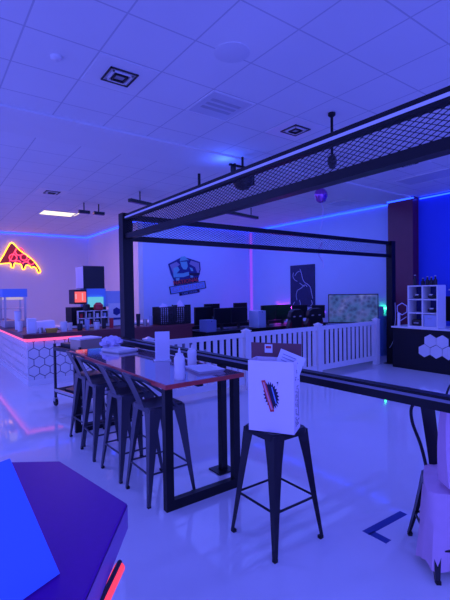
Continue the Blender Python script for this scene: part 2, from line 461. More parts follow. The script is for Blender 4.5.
# ------------------------------------------------------------------ Tolix-style stools and chair
def leg_bm(sx, sy, top, bot, zt, wt, wb, th=.006):
    bm = B(); rings = []
    for k, tt in enumerate((0, .25, .6, .9, 1.)):
        e = tt
        c = top + (bot-top)*e; off = .012*math.sin(e*PI)
        x, y = sx*(c - off*.3), sy*(c - off*.3); z = zt*(1-tt) + .012*tt
        w = wt + (wb-wt)*(tt**.65)
        rings.append([(x, y, z), (x-sx*w, y, z), (x-sx*w, y-sy*th, z), (x-sx*th*2, y-sy*th*2, z), (x-sx*th, y-sy*w, z), (x, y-sy*w, z)])
    loft(bm, rings)
    return bm

def seat_bm(h, half, drop=.045):
    bm = B(); rings = []
    def rr_(hf, r, z, n=5):
        out = []
        for cx, cy, a0 in ((1, 1, 0), (-1, 1, PI/2), (-1, -1, PI), (1, -1, 1.5*PI)):
            for i in range(n):
                a = a0 + PI/2*i/(n-1)
                out.append((cx*(hf-r)+r*math.cos(a), cy*(hf-r)+r*math.sin(a), z))
        return out
    loft(bm, [rr_(half, .04, h-drop), rr_(half+.002, .04, h-.012), rr_(half-.008, .04, h), rr_(half-.05, .03, h-.006), rr_(half*.3, .02, h-.010)])
    return bm

def metal_seat(name, label, cat, h, seat_half, foot, back_top=None, brace_z=.24, loc=(0, 0, 0), rz=0, group=None, m='stool', foot_front=None, wt=.105):
    t = thing(name, label, cat, loc, rz, group)
    obj('seat', seat_bm(h, seat_half), m, t, smooth=True)
    for sx in (1, -1):
        for sy in (1, -1):
            fo = foot_front if (foot_front and sx > 0) else foot
            bm = leg_bm(sx, sy, seat_half-.004, foot, h-.012, wt, .024)
            if fo != foot:
                for v in bm.verts:
                    v.co.x += sx*(fo-foot)*(1-v.co.z/h)
            lg = obj('leg', bm, m, t)
            bm = B(); box(bm, sx*fo-.0-(.028 if sx > 0 else -.002), sy*foot-(.028 if sy > 0 else -.002), 0, sx*fo+(.002 if sx > 0 else .028), sy*foot+(.002 if sy > 0 else .028), .02)
            obj('rubber_foot', bm, 'rubber', lg)
    def at(sx, sy, z):
        k = 1-z/h
        fx = foot_front if (foot_front and sx > 0) else foot
        return (sx*(seat_half+(fx-seat_half)*k-.012), sy*(seat_half+(foot-seat_half)*k-.012), z)
    for a, b in (((1, 1), (1, -1)), ((1, -1), (-1, -1)), ((-1, -1), (-1, 1)), ((-1, 1), (1, 1))):
        bm = B(); tube(bm, [at(*a, brace_z), at(*b, brace_z)], .0085, 6); obj('brace', bm, m, t)
    if h < .6:
        for o_ in kids(t):
            for q_ in [o_] + kids(o_):
                for v in q_.data.vertices:
                    k = min(1, max(0, (seat_half-v.co.x)/(2*seat_half)))*min(1, v.co.z/h)
                    v.co.y *= 1-.5*k
    if back_top:
        # tapered splat at the rear (-x) and a bent hoop from the seat's sides
        bt = back_top; s = seat_half
        lean = .12 if h > .6 else .15
        bm = B(); rings = []
        for q in range(6):
            k = q/5; w = (.062 + .010*k) if h > .6 else (.036 + .012*k); x = -s+.006-lean*k**1.15; z = h-.02 + (bt-h+.01)*k
            rings.append([(x, -w, z), (x+.005, 0, z), (x, w, z), (x-.005, w, z), (x-.001, 0, z), (x-.005, -w, z)])
        loft(bm, rings); obj('back_splat', bm, m, t, smooth=True)
        dz = bt-h
        half = [(s*.55, s-.004, h-.02), (s*.25, s+.006, h+dz*.10), (-s*.35, s+.012, h+dz*.46), (-s-.015, s-.002, h+dz*.80), (-s-lean*.86, s*.62, h+dz*.975), (-s-lean*.97, 0, bt)]
        if h < .6: half = [(-s*.98, s*.32, h+.0), (-s-.03, s*.46, h+dz*.35), (-s-.09, s*.66, h+dz*.7), (-s-.132, s*.56, h+dz*.94), (-s-.146, 0, bt)]
        ctrl = half + [(x, -y, z) for x, y, z in reversed(half[:-1])]
        bm = B(); tube(bm, curve_pts(ctrl, 6), .011, 8); obj('back_hoop', bm, m, t, smooth=True)
    return t

G = 'low-backed bar stools along the left side of the high table'
st = metal_seat('bar_stool', 'dark metal bar stool with low back nearest the camera in the row along the table', 'stool', .745, .160, .215, 1.005, loc=(1.58, 3.105, 0), group=G)
for (x, y, a), lb in zip(((1.565, 3.645, 2), (1.55, 4.24, -1), (1.585, 4.72, 3)),
        ('dark metal bar stool with low back, second in the row along the table',
         'dark metal bar stool with low back, third in the row along the table',
         'dark metal bar stool with low back, last in the row and beside the utility cart')):
    dup(st, (x, y, 0), math.radians(a), lb)
metal_seat('backless_stool', 'dark metal backless bar stool carrying the white carton, standing in the middle of the floor', 'stool', .745, .155, .22, None, brace_z=.28, loc=(1.91, 2.055, 0), wt=.095, m='stooldark')
FA = math.atan2(-.74, -.67)
metal_seat('metal_chair', 'low dark metal chair at the right edge with a pink coat over it', 'chair', .45, .18, .185, .86, brace_z=.16, loc=(2.625, 1.268, 0), rz=FA, m='stooldark', foot_front=.31, wt=.1)

# coat draped over the chair seat
t = thing('draped_coat', 'pale pink coat draped over the seat of the metal chair at right', 'coat', (2.625, 1.268, 0), FA)
bm = B(); NU, rings = 64, []
def rrect(hx, hy, a, r=.06):
    c, s = math.cos(a), math.sin(a)
    k = 1/((abs(c)/hx)**6 + (abs(s)/hy)**6)**(1/6)
    return Vector((c*k, s*k, 0))
for j in range(9):
    q = j/8; ring = []
    for i in range(NU):
        a = 2*PI*i/NU
        hem = .085 + .05*math.sin(a*2+.6) + .03*math.sin(5*a)
        rear = max(0, -math.cos(a)-.45)/.55
        hem = hem + rear*(.40-hem)
        z = .475 - (.475-hem)*q
        fold = .022*q*math.sin(9*a+.7) + .012*q*math.sin(17*a)
        o_ = rrect(.195, .195, a); e = o_.normalized()*(.04*q*(1-rear) + fold*(1-rear) + .004)
        p_ = o_+e + Vector((.035*(1-rear), 0, 0)); p_.z = z; p_.y *= 1-.62*min(1, max(0, (.2-p_.x)/.4))
        ring.append(p_)
    rings.append(ring)
top = [[rrect(.195*s_, .195*s_, 2*PI*i/NU) + Vector((.035*s_, 0, .475+.03*(1-s_)+.008*math.sin(i*.7)*s_)) for i in range(NU)] for s_ in (.08, .5, .85)]
for rg in top:
    for p_ in rg: p_.y *= 1-.62*min(1, max(0, (.2-p_.x)/.4))
inner = [[Vector((p_.x*.975, p_.y*.975, p_.z - (.0 if k else .0))) for p_ in rings[-1]] for k in (0,)]
loft(bm, top+rings+inner, cap=True)
bm.faces.ensure_lookup_table()
bmesh.ops.delete(bm, geom=[f for f in bm.faces if len(f.verts) > 20 and f.calc_center_median().z < .4], context='FACES_ONLY')
obj('coat_cloth', bm, 'coat', t, smooth=True)
t = thing('tote_bag', 'pale pink tote bag with a thin dark handle standing on the coat at right edge', 'bag', (2.56, 1.09, .515), FA+.1)
bm = B(); rings = []
for q in range(7):
    k = q/6; w = .17+.01*math.sin(k*PI); d = .055*(1-.5*k)+.008
    rings.append([(d, -w, k*.43), (d*1.25, 0, k*.43), (d, w, k*.43), (-d, w, k*.43), (-d*1.25, 0, k*.43), (-d, -w, k*.43)])
loft(bm, rings); obj('bag_body', bm, 'tote', t, smooth=True)
for s in (.03, -.03):
    bm = B(); tube(bm, curve_pts([(s, .13, .40), (s*.9, .13, .50), (s*.6, .08, .59), (s*.6, -.09, .59), (s*.9, -.138, .51), (s, -.14, .40)], 6), .006, 6); obj('handle', bm, 'black', t, smooth=True)

# ------------------------------------------------------------------ high table
t = thing('high_table', 'long high table with glossy top, cherry edge and black square leg frames', 'table', (1.8, 3.9, 0))
TW0, TW1, TL0, TL1 = 1.43-1.8, 2.165-1.8, 2.7-3.9, 5.1-3.9
bm = B(); box(bm, TW0+.012, TL0+.012, .938, TW1-.012, TL1-.012, .970); tt_ = obj('tabletop', bm, 'tabletop', t)
bm = B()
for b in ((TW0, TL0, TW1, TL0+.012), (TW0, TL1-.012, TW1, TL1), (TW0, TL0+.012, TW0+.012, TL1-.012), (TW1-.012, TL0+.012, TW1, TL1-.012)):
    box(bm, b[0], b[1], .936, b[2], b[3], .969)
obj('edge_band', bm, 'wood', tt_)
for y in (TL0+.055, TL1-.105):
    bm = B()
    a, b = TW0+.025, TW1-.008
    box(bm, a, y, 0, b, y+.055, .075); fr = obj('leg_frame', bm, 'darkmetal', t)
    for x in (a, b-.064):
        bm = B(); box(bm, x, y, .075, x+.064, y+.055, .936); obj('leg', bm, 'darkmetal', fr)
bm = B(); box(bm, -.02, TL0+.11, .89, .03, TL1-.105, .936); obj('under_beam', bm, 'darkmetal', t)

# things on the high table
Z = .970
t = thing('menu_stand', 'white upright menu card stand on the high table', 'menu stand', (1.93, 3.70, Z), math.radians(-22))
bm = B(); box(bm, -.085, -.04, 0, .085, .04, .012); obj('stand_base', bm, 'glass', t, bevel=.003)
T = Matrix.Rotation(math.radians(-5), 4, 'X')
bm = B(); box(bm, -.068, -.012, .012, .068, .012, .29); c = obj('card', bm, 'paper', t, bevel=.002)
bm = B(); box(bm, .068, -.016, .012, .074, .016, .292); obj('side_rail', bm, 'glass', c)
def bottle(loc, h, r, label, rz=0):
    t = thing('squeeze_bottle', label, 'bottle', loc, rz)
    bm = B(); lathe(bm, [(r*.94, 0), (r, .01), (r, h*.30), (r*.94, h*.4), (r, h*.5), (r, h*.68), (r*.8, h*.74), (r*.7, h*.745)], n=20); obj('bottle_body', bm, 'white', t, smooth=True)
    bm = B(); lathe(bm, [(r*.74, h*.745), (r*.74, h*.82), (r*.28, h*.84), (r*.13, h), (0, h)], n=16); obj('nozzle_cap', bm, 'white', t, smooth=True)
bottle((1.625, 2.83, Z), .245, .042, 'taller white squeeze bottle at the near end of the high table')
bottle((2.03, 3.30, Z), .19, .043, 'shorter white squeeze bottle farther back beside the rail on the high table')
t = thing('shaker', 'small pale shaker with dark lid between the two squeeze bottles', 'shaker', (1.74, 2.98, Z))
bm = B(); lathe(bm, [(.022, 0), (.025, .004), (.022, .1), (.02, .105)], n=14); obj('jar', bm, 'pcwhite', t, smooth=True)
bm = B(); lathe(bm, [(.023, .105), (.023, .125), (.012, .137), (0, .138)], n=14); obj('lid', bm, 'black', t, smooth=True)
t = thing('paper_tray', 'flat pale paper food tray lying at the near right corner of the table', 'tray', (1.985, 3.03, Z), math.radians(-8))
bm = B(); loft(bm, [[(-.11, -.15, 0), (.11, -.15, 0), (.11, .15, 0), (-.11, .15, 0)], [(-.125, -.165, .02), (.125, -.165, .02), (.125, .165, .02), (-.125, .165, .02)], [(-.118, -.158, .02), (.118, -.158, .02), (.118, .158, .02), (-.118, .158, .02)], [(-.105, -.145, .008), (.105, -.145, .008), (.105, .145, .008), (-.105, .145, .008)]])
obj('tray', bm, 'paper', t)
t = thing('clear_tray', 'flat white plastic tray at the far end of the high table', 'tray', (1.86, 4.62, Z), math.radians(12))
bm = B(); box(bm, -.12, -.17, 0, .12, .17, .02); obj('tray_base', bm, 'white', t, bevel=.006)
bm = B()
for b in ((-.13, -.18, .13, -.16), (-.13, .16, .13, .18), (-.13, -.16, -.11, .16), (.11, -.16, .13, .16)): box(bm, b[0], b[1], .012, b[2], b[3], .034)
obj('rim', bm, 'white', t)
t = thing('plastic_bag', 'crumpled pale plastic bag at the far end of the high table', 'bag', (1.90, 4.98, Z))
bm = B(); bmesh.ops.create_icosphere(bm, subdivisions=3, radius=1)
for v in bm.verts:
    n = v.co.copy(); k = 1+.18*math.sin(n.x*9+n.y*5)+.13*math.sin(n.y*13-n.z*7)
    v.co = Vector((n.x*.12*k, n.y*.10*k, max(-.9, n.z)*.075*k+.069)); v.co.z = max(.001, v.co.z)
obj('bag', bm, 'ribbon', t, smooth=False)

# ------------------------------------------------------------------ carton on the centre stool
a0 = Vector((.616, -.788, 0)); nf = Vector((-.788, -.616, 0))
t = thing('takeout_carton', 'tall white takeout carton with a spiky burst print, on the backless stool', 'box', (1.864, 2.010, .746), math.atan2(a0.y, a0.x)-.12)
# local: x along the front's width (to the right), y = away from the camera, z up
W, D, HH = .30, .17, .455
bm = B()
for b in ((-W/2, -D/2, W/2, -D/2+.004), (-W/2, D/2-.004, W/2, D/2), (-W/2, -D/2+.004, -W/2+.004, D/2-.004), (W/2-.004, -D/2+.004, W/2, D/2-.004)):
    box(bm, b[0], b[1], 0, b[2], b[3], HH)
box(bm, -W/2+.004, -D/2+.004, 0, W/2-.004, D/2-.004, .004)
obj('carton_body', bm, 'carton', t)
bm = B(); box(bm, -W/2-.035, D/2, HH-.03, W/2+.012, D/2+.006, HH+.095)
fl = obj('open_flap', bm, 'brown', t); fl['label'] = 'brown open cardboard flap with a pale sticker'
bm = B(); box(bm, -.088, D/2-.002, HH+.028, -.034, D/2+.001, HH+.085); obj('sticker', bm, 'paper', fl)
bm = B(); box(bm, -.080, D/2-.0035, HH+.058, -.042, D/2-.0015, HH+.074); obj('sticker_print', bm, 'redink', fl)
# burst emblem
T = basis((-.008, -D/2-.001, HH*.515), (1, 0, 0), (0, 0, 1)) @ Matrix.Scale(1.2, 4)
R_ = Matrix.Rotation(math.radians(12), 4, 'Z')
bm = B(); poly = []
for i in range(44):
    a = 2*PI*i/44; k = 1.0 if i % 2 else .76
    poly.append((.043*k*math.cos(a)+.010, .075*k*math.sin(a)))
c_ = bm.verts.new(T @ R_ @ Vector((.010, 0, .0012))); vs = [bm.verts.new(T @ R_ @ Vector((u, v, .0012))) for u, v in poly]
vb = [bm.verts.new(T @ R_ @ Vector((u, v, 0))) for u, v in poly]
for i in range(44):
    bm.faces.new((c_, vs[i], vs[(i+1) % 44])); bm.faces.new((vs[i], vb[i], vb[(i+1) % 44], vs[(i+1) % 44]))
em = obj('burst_emblem', bm, 'ink', t); em['label'] = 'dark spiky oval burst with a slanted red banner'
bm = B(); prism(bm, [(-.030, .085), (-.008, .085), (.012, -.085), (-.010, -.085)], T @ Matrix.Rotation(math.radians(10), 4, 'Z'), .0012, .0022); obj('banner', bm, 'redink', em)
bm = B(); prism(bm, [(-.024, .074), (-.014, .074), (.006, -.074), (-.004, -.074)], T @ Matrix.Rotation(math.radians(10), 4, 'Z'), .0022, .003); obj('banner_stripe', bm, 'pinkink', em)
bm = B(); prism(bm, [(.020, .045), (.026, .045), (.032, -.045), (.025, -.045)], T @ R_, .0012, .0022); obj('stripe', bm, 'lightblue', em)
bm = B(); prism(bm, hex_poly(.045, .072, .005), T, 0, .001); prism(bm, [(.042, .060), (.049, .060), (.049, .062), (.042, .062)], T, 0, .001); obj('small_mark', bm, 'ink', t)
# side print: rows of small dark marks
Ts = basis((W/2+.001, 0, 0), (0, 1, 0), (0, 0, 1)); random.seed(3)
for k in range(3):
    bm = B()
    for z_ in range(30):
        if random.random() < (.75 if z_ < 18 else .3):
            u = -.045+.035*k+random.uniform(-.006, .006); v = .04+z_*.0128
            prism(bm, [(u, v), (u+.016, v), (u+.016, v+.006), (u, v+.006)], Ts, 0, .001)
    obj('side_print', bm, 'ink', t)
t = thing('receipt_sheet', 'pale printed paper sheet sticking out of the white carton', 'paper', (1.864, 2.010, .746), math.atan2(a0.y, a0.x)-.12)
bm = B(); T = basis((.075, .0, HH-.10), (.93, .1, -.36), (.33, .12, .93))
box(bm, -.085, 0, 0, .085, .15, .003, T); sh = obj('sheet', bm, 'paper', t)
bm = B()
for k in range(4): box(bm, -.06, .06+k*.02, .003, .05-.02*(k % 2), .065+k*.02, .004, T)
obj('print_lines', bm, 'greyprint', sh)

# ------------------------------------------------------------------ foreground octagonal counter, sign
cx, cy = -.099, 1.355
t = thing('octagon_counter', 'dark plum octagonal counter top in the near left corner', 'counter', (cx, cy, 0))
a1 = math.atan2(1.214-cy, .503-cx); R8 = .618
def octo(r, z): return [(r*math.cos(a1+i*PI/4), r*math.sin(a1+i*PI/4), z) for i in range(8)]
bm = B(); loft(bm, [octo(R8, .92), octo(R8, .997), octo(R8-.004, 1.0)]); o = obj('counter_top', bm, 'counter', t)
bm = B(); loft(bm, [octo(R8+.002, .921), octo(R8+.002, .992)], cap=False); loft(bm, [octo(R8-.0005, .921), octo(R8-.0005, .992)], cap=False); obj('edge_band', bm, 'counteredge', o)
bm = B(); loft(bm, [octo(.40, 0), octo(.40, .92)]); obj('pedestal', bm, 'fascia', t)
bm = B()
e1, e2 = Vector((.424-cx, 1.083-cy, .9)), Vector((.24-cx, .862-cy, .9))
tube(bm, [e1, e2], .015, 10); lt = obj('led_tube', bm, emis('red_led_tube', (1., .05, .09), 1.2), t)
dr = (e2-e1).normalized(); off_ = Vector((0, 0, .0125))
bm = B(); tube(bm, [e1-dr*.004+off_, e2+off_], .007, 6); obj('led_track', bm, 'black', lt)
bm = B(); tube(bm, [Vector((.40-cx, 1.09-cy, .9)), Vector((.40-cx, 1.09-cy, .921))], .006, 6); obj('bracket', bm, 'black', t)

P0 = Vector((.247, .997, 1.004)); bd = Vector((-.91381, -.40614, 0)); up = Vector((-.0727, .1637, .2341)).normalized()
t = thing('table_sign', 'white sign card, coloured bright blue for the black light on it, leaning back on the octagonal counter', 'sign', P0)
T = basis((0, 0, 0), -bd, up)
bm = B(); box(bm, -.216, 0, -.006, 0, .295, 0, T); obj('card', bm, 'sign', t)
bm = B()
T2 = Matrix.Translation(-.15*(-bd)+up*.2)
foot = Vector((-.108*-bd.x, -.108*-bd.y, 0)) + Vector((-.19, .30, 0)).normalized()*.2
tp = -.108*(-bd)+up*.22 - T.to_3x3() @ Vector((0, 0, .012))
foot.z = .006
tube(bm, [tp, foot], .006, 6); obj('prop', bm, 'glass', t)

# ------------------------------------------------------------------ white picket fence
t = thing('picket_fence', 'white vinyl picket fence between the table area and the gaming desks', 'fence', (2.62, 5.43, 0))
fx = [0.0, 1.79, 3.58, 5.47]
for x in fx:
    bm = B(); box(bm, x-.055, -.055, 0, x+.055, .055, .975); p = obj('post', bm, 'vinyl', t)
    bm = B(); box(bm, x-.065, -.065, .975, x+.065, .065, .995); loft(bm, [[(x-.05, -.05, .995), (x+.05, -.05, .995), (x+.05, .05, .995), (x-.05, .05, .995)], [(x-.01, -.01, 1.02), (x+.01, -.01, 1.02), (x+.01, .01, 1.02), (x-.01, .01, 1.02)]]); obj('cap', bm, 'vinyl', p)
for a, b in zip(fx, fx[1:]):
    for z0, z1 in ((.875, .95), (.09, .19)):
        bm = B(); box(bm, a+.055, -.025, z0, b-.055, .025, z1); obj('rail', bm, 'vinyl', t)
    n = 13; L_ = b-a-.11
    for i in range(n):
        x = a+.055+L_*(i+.5)/n
        bm = B(); box(bm, x-.034, -.012, .19, x+.034, .012, .88); obj('picket', bm, 'vinyl', t)

# ------------------------------------------------------------------ snack counter (L-shaped) with hex tile
t = thing('snack_counter', 'long snack counter with white hexagon tile front, dark red top and pink underlight', 'counter', (1.5, 8.05, 0))
CX1 = 5.0-1.5
bm = B(); bm2 = B()
poly = [(-.04, -.04), (CX1, -.04), (CX1, .62), (.62, .62), (.62, 6.), (-.04, 6.)]
prism(bm, poly, Matrix(), .86, .93); obj('counter_top', bm, 'fascia', t)
prism(bm2, [(.05, .05), (CX1-.03, .05), (CX1-.03, .56), (.56, .56), (.56, 5.95), (.05, 5.95)], Matrix(), 0, .86); obj('carcass', bm2, 'grout', t)
T = basis((.05, .05, .1), (1, 0, 0), (0, 0, 1)); w1 = 1.45
obj('hex_tile_panel', hex_panel(basis((.05, .05, .1), (1, 0, 0), (0, 0, 1)), w1, .70, .105, .008, .012), 'tile', t)
obj('hex_tile_panel', hex_panel(basis((.05, 5.95, .1), (0, -1, 0), (0, 0, 1)), 5.9, .70, .105, .008, .012), 'tile', t)
bm = B(); box(bm, .03, .03, 0, w1+.05, .05, .10); box(bm, .03, .05, 0, .05, 5.95, .1); obj('kick_board', bm, 'white', t)
bm = B(); box(bm, w1-.45, .0, .62, CX1-.03, .05, .86); obj('bar_fascia', bm, 'fascia', t)
bm = B(); box(bm, w1+.05, .02, .0, CX1-.03, .05, .62); obj('lower_front', bm, 'grout', t)
bm = B(); box(bm, .0, -.002, .80, w1-.46, .022, .845); box(bm, .0, .022, .80, .024, 5.9, .845); obj('led_strip', bm, 'ledpink', t)

# items on snack counter
ZC = .93
t = thing('warming_cabinet', 'glass warming cabinet with a blue canopy at the left end of the snack counter', 'food warmer', (1.66, 10.35, ZC))
# stands on the back run of the counter
for nm, b, m_ in (('base', (-.19, -.3, 0, .25, .3, .14), 'steel'), ('canopy', (-.22, -.33, .66, .27, .33, .84), 'lightblue')):
    bm = B(); box(bm, *b); obj(nm, bm, m_, t, bevel=.008)
for x in (-.17, .23):
    for y in (-.28, .28):
        bm = B(); box(bm, x-.02, y-.02, .14, x+.02, y+.02, .68); obj('corner_post', bm, 'steel', t)
bm = B(); box(bm, -.18, -.27, .40, .24, .27, .412); obj('shelf', bm, 'steel', t)
bm = B(); box(bm, -.15, -.2, .6, .2, .2, .655); obj('heat_lamp', bm, emis('warm_heat_lamp', (.7, .55, .8), .7), t)

def canister(loc, r, h, label, m_='white', name='cup', cat='cup', lid=None):
    t = thing(name, label, cat, loc)
    bm = B(); lathe(bm, [(r*.86, 0), (r, h*.96), (r, h), (r*.9, h), (r*.88, h*.9)], n=18); obj('body', bm, m_, t, smooth=True)
    if lid:
        bm = B(); lathe(bm, [(r*1.05, h), (r*1.05, h+.015), (r*.5, h+.02), (0, h+.02)], n=18); obj('lid', bm, lid, t, smooth=True)
    return t
t = thing('napkin_dispenser', 'white napkin dispenser on the snack counter corner beside the warming cabinet', 'dispenser', (1.64, 8.22, ZC))
bm = B(); box(bm, -.075, -.06, 0, .075, .06, .28); obj('case', bm, 'white', t, bevel=.012)
bm = B(); box(bm, -.05, -.064, .06, .05, -.059, .22); obj('slot_plate', bm, 'paper', t)
t = thing('pizza_box', 'flat pale pizza box stack behind the napkin dispenser', 'box', (1.86, 8.48, ZC))
bm = B(); box(bm, -.2, -.17, 0, .22, .17, .05); obj('lower_box', bm, 'carton', t, bevel=.004)
bm = B(); loft(bm, [[(-.21, -.17, .052), (.23, -.17, .052), (.23, .17, .052), (-.21, .17, .052)], [(-.20, -.10, .19), (.22, -.10, .21), (.22, .16, .21), (-.20, .16, .19)]]); obj('open_lid', bm, 'carton', t)
t = thing('yellow_snack_tray', 'small yellow snack carton on the snack counter in front of the pizza box', 'carton', (1.97, 8.16, ZC))
bm = B(); loft(bm, [[(-.08, -.05, 0), (.08, -.05, 0), (.08, .05, 0), (-.08, .05, 0)], [(-.1, -.065, .08), (.1, -.065, .08), (.1, .065, .08), (-.1, .065, .08)]]); obj('tray', bm, 'yellow', t)
canister((2.2, 8.2, ZC), .065, .19, 'wide white cup right of the yellow snack carton')
canister((2.36, 8.36, ZC), .05, .15, 'small white cup right of the wide white cup on the counter')
canister((1.78, 8.16, ZC), .04, .10, 'low steel cup between the napkin dispenser and the yellow carton', 'steel')
canister((1.60, 9.3, ZC), .06, .36, 'pale tall pitcher in front of the warming cabinet', 'white', 'pitcher', 'pitcher', 'pcwhite')
canister((1.56, 8.85, ZC), .05, .2, 'short white tumbler between the pitcher and the napkin dispenser', 'white', 'tumbler', 'cup')
canister((1.72, 8.75, ZC), .055, .12, 'low dark bowl beside the short white tumbler', 'black', 'bowl', 'bowl')
canister((2.52, 8.25, ZC), .055, .13, 'low black cup right of the small white cup on the counter', 'black')
canister((2.68, 8.3, ZC), .05, .2, 'blue grey cup in the middle of the snack counter', 'pcwhite')
canister((2.85, 8.24, ZC), .06, .15, 'white takeaway cup left of the red container', 'white', 'cup', 'cup', 'black')
canister((3.02, 8.3, ZC), .045, .22, 'dark bottle left of the red container on the counter', 'black', 'bottle', 'bottle', 'white')

# back counter with drink machines
t = thing('back_counter', 'low back counter behind the snack bar under the drink machines', 'counter', (3.75, 10.1, 0))
bm = B(); box(bm, -1.2, -.35, 0, 1.35, .4, .86); obj('cabinet', bm, 'desk', t)
bm = B(); box(bm, -1.25, -.4, .86, 1.38, .4, .9); obj('worktop', bm, 'white', t)
ZB = .9
t = thing('drink_machine', 'tall drink machine with a dark head, blue body and glowing red front panel', 'drink dispenser', (3.3, 10.1, ZB))
bm = B(); box(bm, -.17, -.2, .86, .34, .38, 1.40); h_ = obj('head', bm, 'black', t, bevel=.01)
bm = B(); box(bm, -.178, -.19, .87, -.169, .37, 1.39); obj('side_panel', bm, 'carton', h_)
bm = B(); box(bm, -.1, -.2, .42, .36, .28, .86); obj('body', bm, 'lightblue', t)
bm = B(); box(bm, -.40, -.22, .50, -.11, .2, .84); d_ = obj('display_head', bm, 'black', t, bevel=.01)
bm = B(); box(bm, -.385, -.225, .54, -.125, -.219, .79); obj('lit_panel', bm, 'reddisplay', d_)
bm = B(); box(bm, -.375, -.229, .62, -.345, -.224, .74); box(bm, -.22, -.229, .58, -.195, -.224, .76); obj('panel_print', bm, emis('pale_print', (.9, .5, .6), .8), d_)
bm = B(); box(bm, -.08, -.26, .42, .28, -.2, .66); obj('front_screen', bm, 'cyandisplay', t)
bm = B(); box(bm, -.46, -.2, .0, .36, .28, .42); obj('lower_body', bm, 'desk', t)
t = thing('cup_rack', 'white wire rack with dark compartments in front of the drink machine', 'rack', (3.28, 9.74, ZB))
bm = B(); box(bm, -.36, -.005, 0, .36, .01, .34); obj('back_sheet', bm, 'black', t)
bm = B()
for z_ in (0, .16, .33): box(bm, -.37, -.09, z_, .37, -.005, z_+.02)
for x in (-.37, -.19, 0, .18, .35): box(bm, x, -.09, .02, x+.02, -.005, .33)
obj('frame', bm, 'white', t)
random.seed(5)
cn = 0
for (x, z_, m_, nm) in ((-.28, .02, 'white', 'white'), (-.09, .02, 'red', 'red'), (.09, .02, 'pcwhite', 'pale blue'), (.27, .02, 'steel', 'steel'), (-.28, .18, 'red', 'red'), (-.09, .18, 'steel', 'steel'), (.09, .18, 'white', 'white'), (.27, .18, 'pcwhite', 'pale blue')):
    col_ = ('leftmost', 'second', 'third', 'rightmost')[cn % 4]; row = ('lower', 'upper')[cn // 4]; cn += 1
    canister((3.28+x, 9.69, ZB+z_), .035, .10, f'{nm} drink cup in the {col_} compartment, {row} row of the cup rack', m_, 'drink_cup', 'cup')
t = thing('red_jug', 'rounded red jug on top of the white cup rack', 'jug', (3.4, 9.69, ZB+.35))
bm = B(); lathe(bm, [(.08, 0), (.11, .03), (.11, .12), (.06, .17), (.05, .18)], n=16); obj('jug_body', bm, 'red', t, smooth=True)
t = thing('black_canister', 'black canister on top of the cup rack left of the red jug', 'canister', (3.12, 9.69, ZB+.35))
bm = B(); lathe(bm, [(.08, 0), (.08, .13), (.06, .15), (0, .15)], n=16); obj('canister_body', bm, 'black', t, smooth=True)
t = thing('counter_monitor', 'grey blue back of a monitor on the back counter right of the drink machine', 'monitor', (3.97, 10.0, ZB))
bm = B(); box(bm, -.3, -.02, .42, .33, .03, .80); obj('panel', bm, 'pcwhite', t, bevel=.008)
bm = B(); box(bm, -.03, -.02, .02, .03, .02, .42); obj('stand', bm, 'black', t)
bm = B(); box(bm, -.13, -.09, 0, .13, .09, .02); obj('foot', bm, 'black', t)
t = thing('picture_sign', 'white sign board with a dark blue picture on the back counter', 'sign', (3.86, 9.74, ZB))
bm = B(); box(bm, -.19, -.015, 0, .19, .015, .50); obj('board', bm, 'white', t)
bm = B(); prism(bm, hex_poly(0, .3, .10), basis((0, -.016, 0), (1, 0, 0), (0, 0, 1)), 0, .002); box(bm, -.1, -.018, .1, .1, -.016, .15); obj('picture', bm, 'navy', t)
canister((4.3, 9.85, ZB), .06, .34, 'tall pale bottle right of the white sign board', 'ribbon', 'bottle', 'bottle', 'white')

def bag_bin(loc, rz=0):
    t = thing('wire_bin', 'black wire mesh bin full of pale bags on the bar counter', 'bin', loc, rz)
    w, d, h = .38, .18, .38
    bm = B(); box(bm, -w, -d, 0, w, d, .012); obj('bin_floor', bm, 'black', t)
    bm = B()
    for k in range(16):
        x = -w + 2*w*k/15
        for y in (-d, d): tube(bm, [(x, y, .01), (x, y, h)], .012, 4)
    for k in range(1, 9):
        y = -d + 2*d*k/9
        for x in (-w, w): tube(bm, [(x, y, .01), (x, y, h)], .012, 4)
    for k in range(9):
        z_ = .012+(h-.012)*k/8; r_ = .015 if k == 8 else .010
        tube(bm, [(-w, -d, z_), (w, -d, z_), (w, d, z_), (-w, d, z_)], r_, 4, closed=True)
    obj('wire_sides', bm, 'black', t)
    return t
bag_bin((4.60, 8.32, ZC-.0))
def crumple(name, label, loc, s, m_, seed):
    t = thing(name, label, 'bag', loc); random.seed(seed); ph = [random.uniform(0, 6) for _ in range(4)]
    bm = B(); bmesh.ops.create_icosphere(bm, subdivisions=3, radius=1)
    for v in bm.verts:
        n = v.co.copy(); k = 1+.2*math.sin(n.x*7+n.y*4+ph[0])+.14*math.sin(n.y*11-n.z*6+ph[1])
        v.co = Vector((n.x*s[0]*k, n.y*s[1]*k, n.z*s[2]*k)); v.co.z = max(-s[2]*.92, v.co.z) + s[2]*.92
    obj('bag_body', bm, m_, t)
crumple('snack_bag', 'pale crumpled bag at the left inside the wire bin', (4.38, 8.32, ZC+.013), (.12, .1, .22), 'ribbon', 1)
crumple('snack_bag', 'dark crumpled bag in the middle of the wire bin', (4.62, 8.32, ZC+.013), (.085, .11, .2), 'black', 2)
crumple('snack_bag', 'pale tilted bag at the right inside the wire bin', (4.83, 8.32, ZC+.013), (.085, .1, .25), 'ribbon', 4)
random.seed(11)
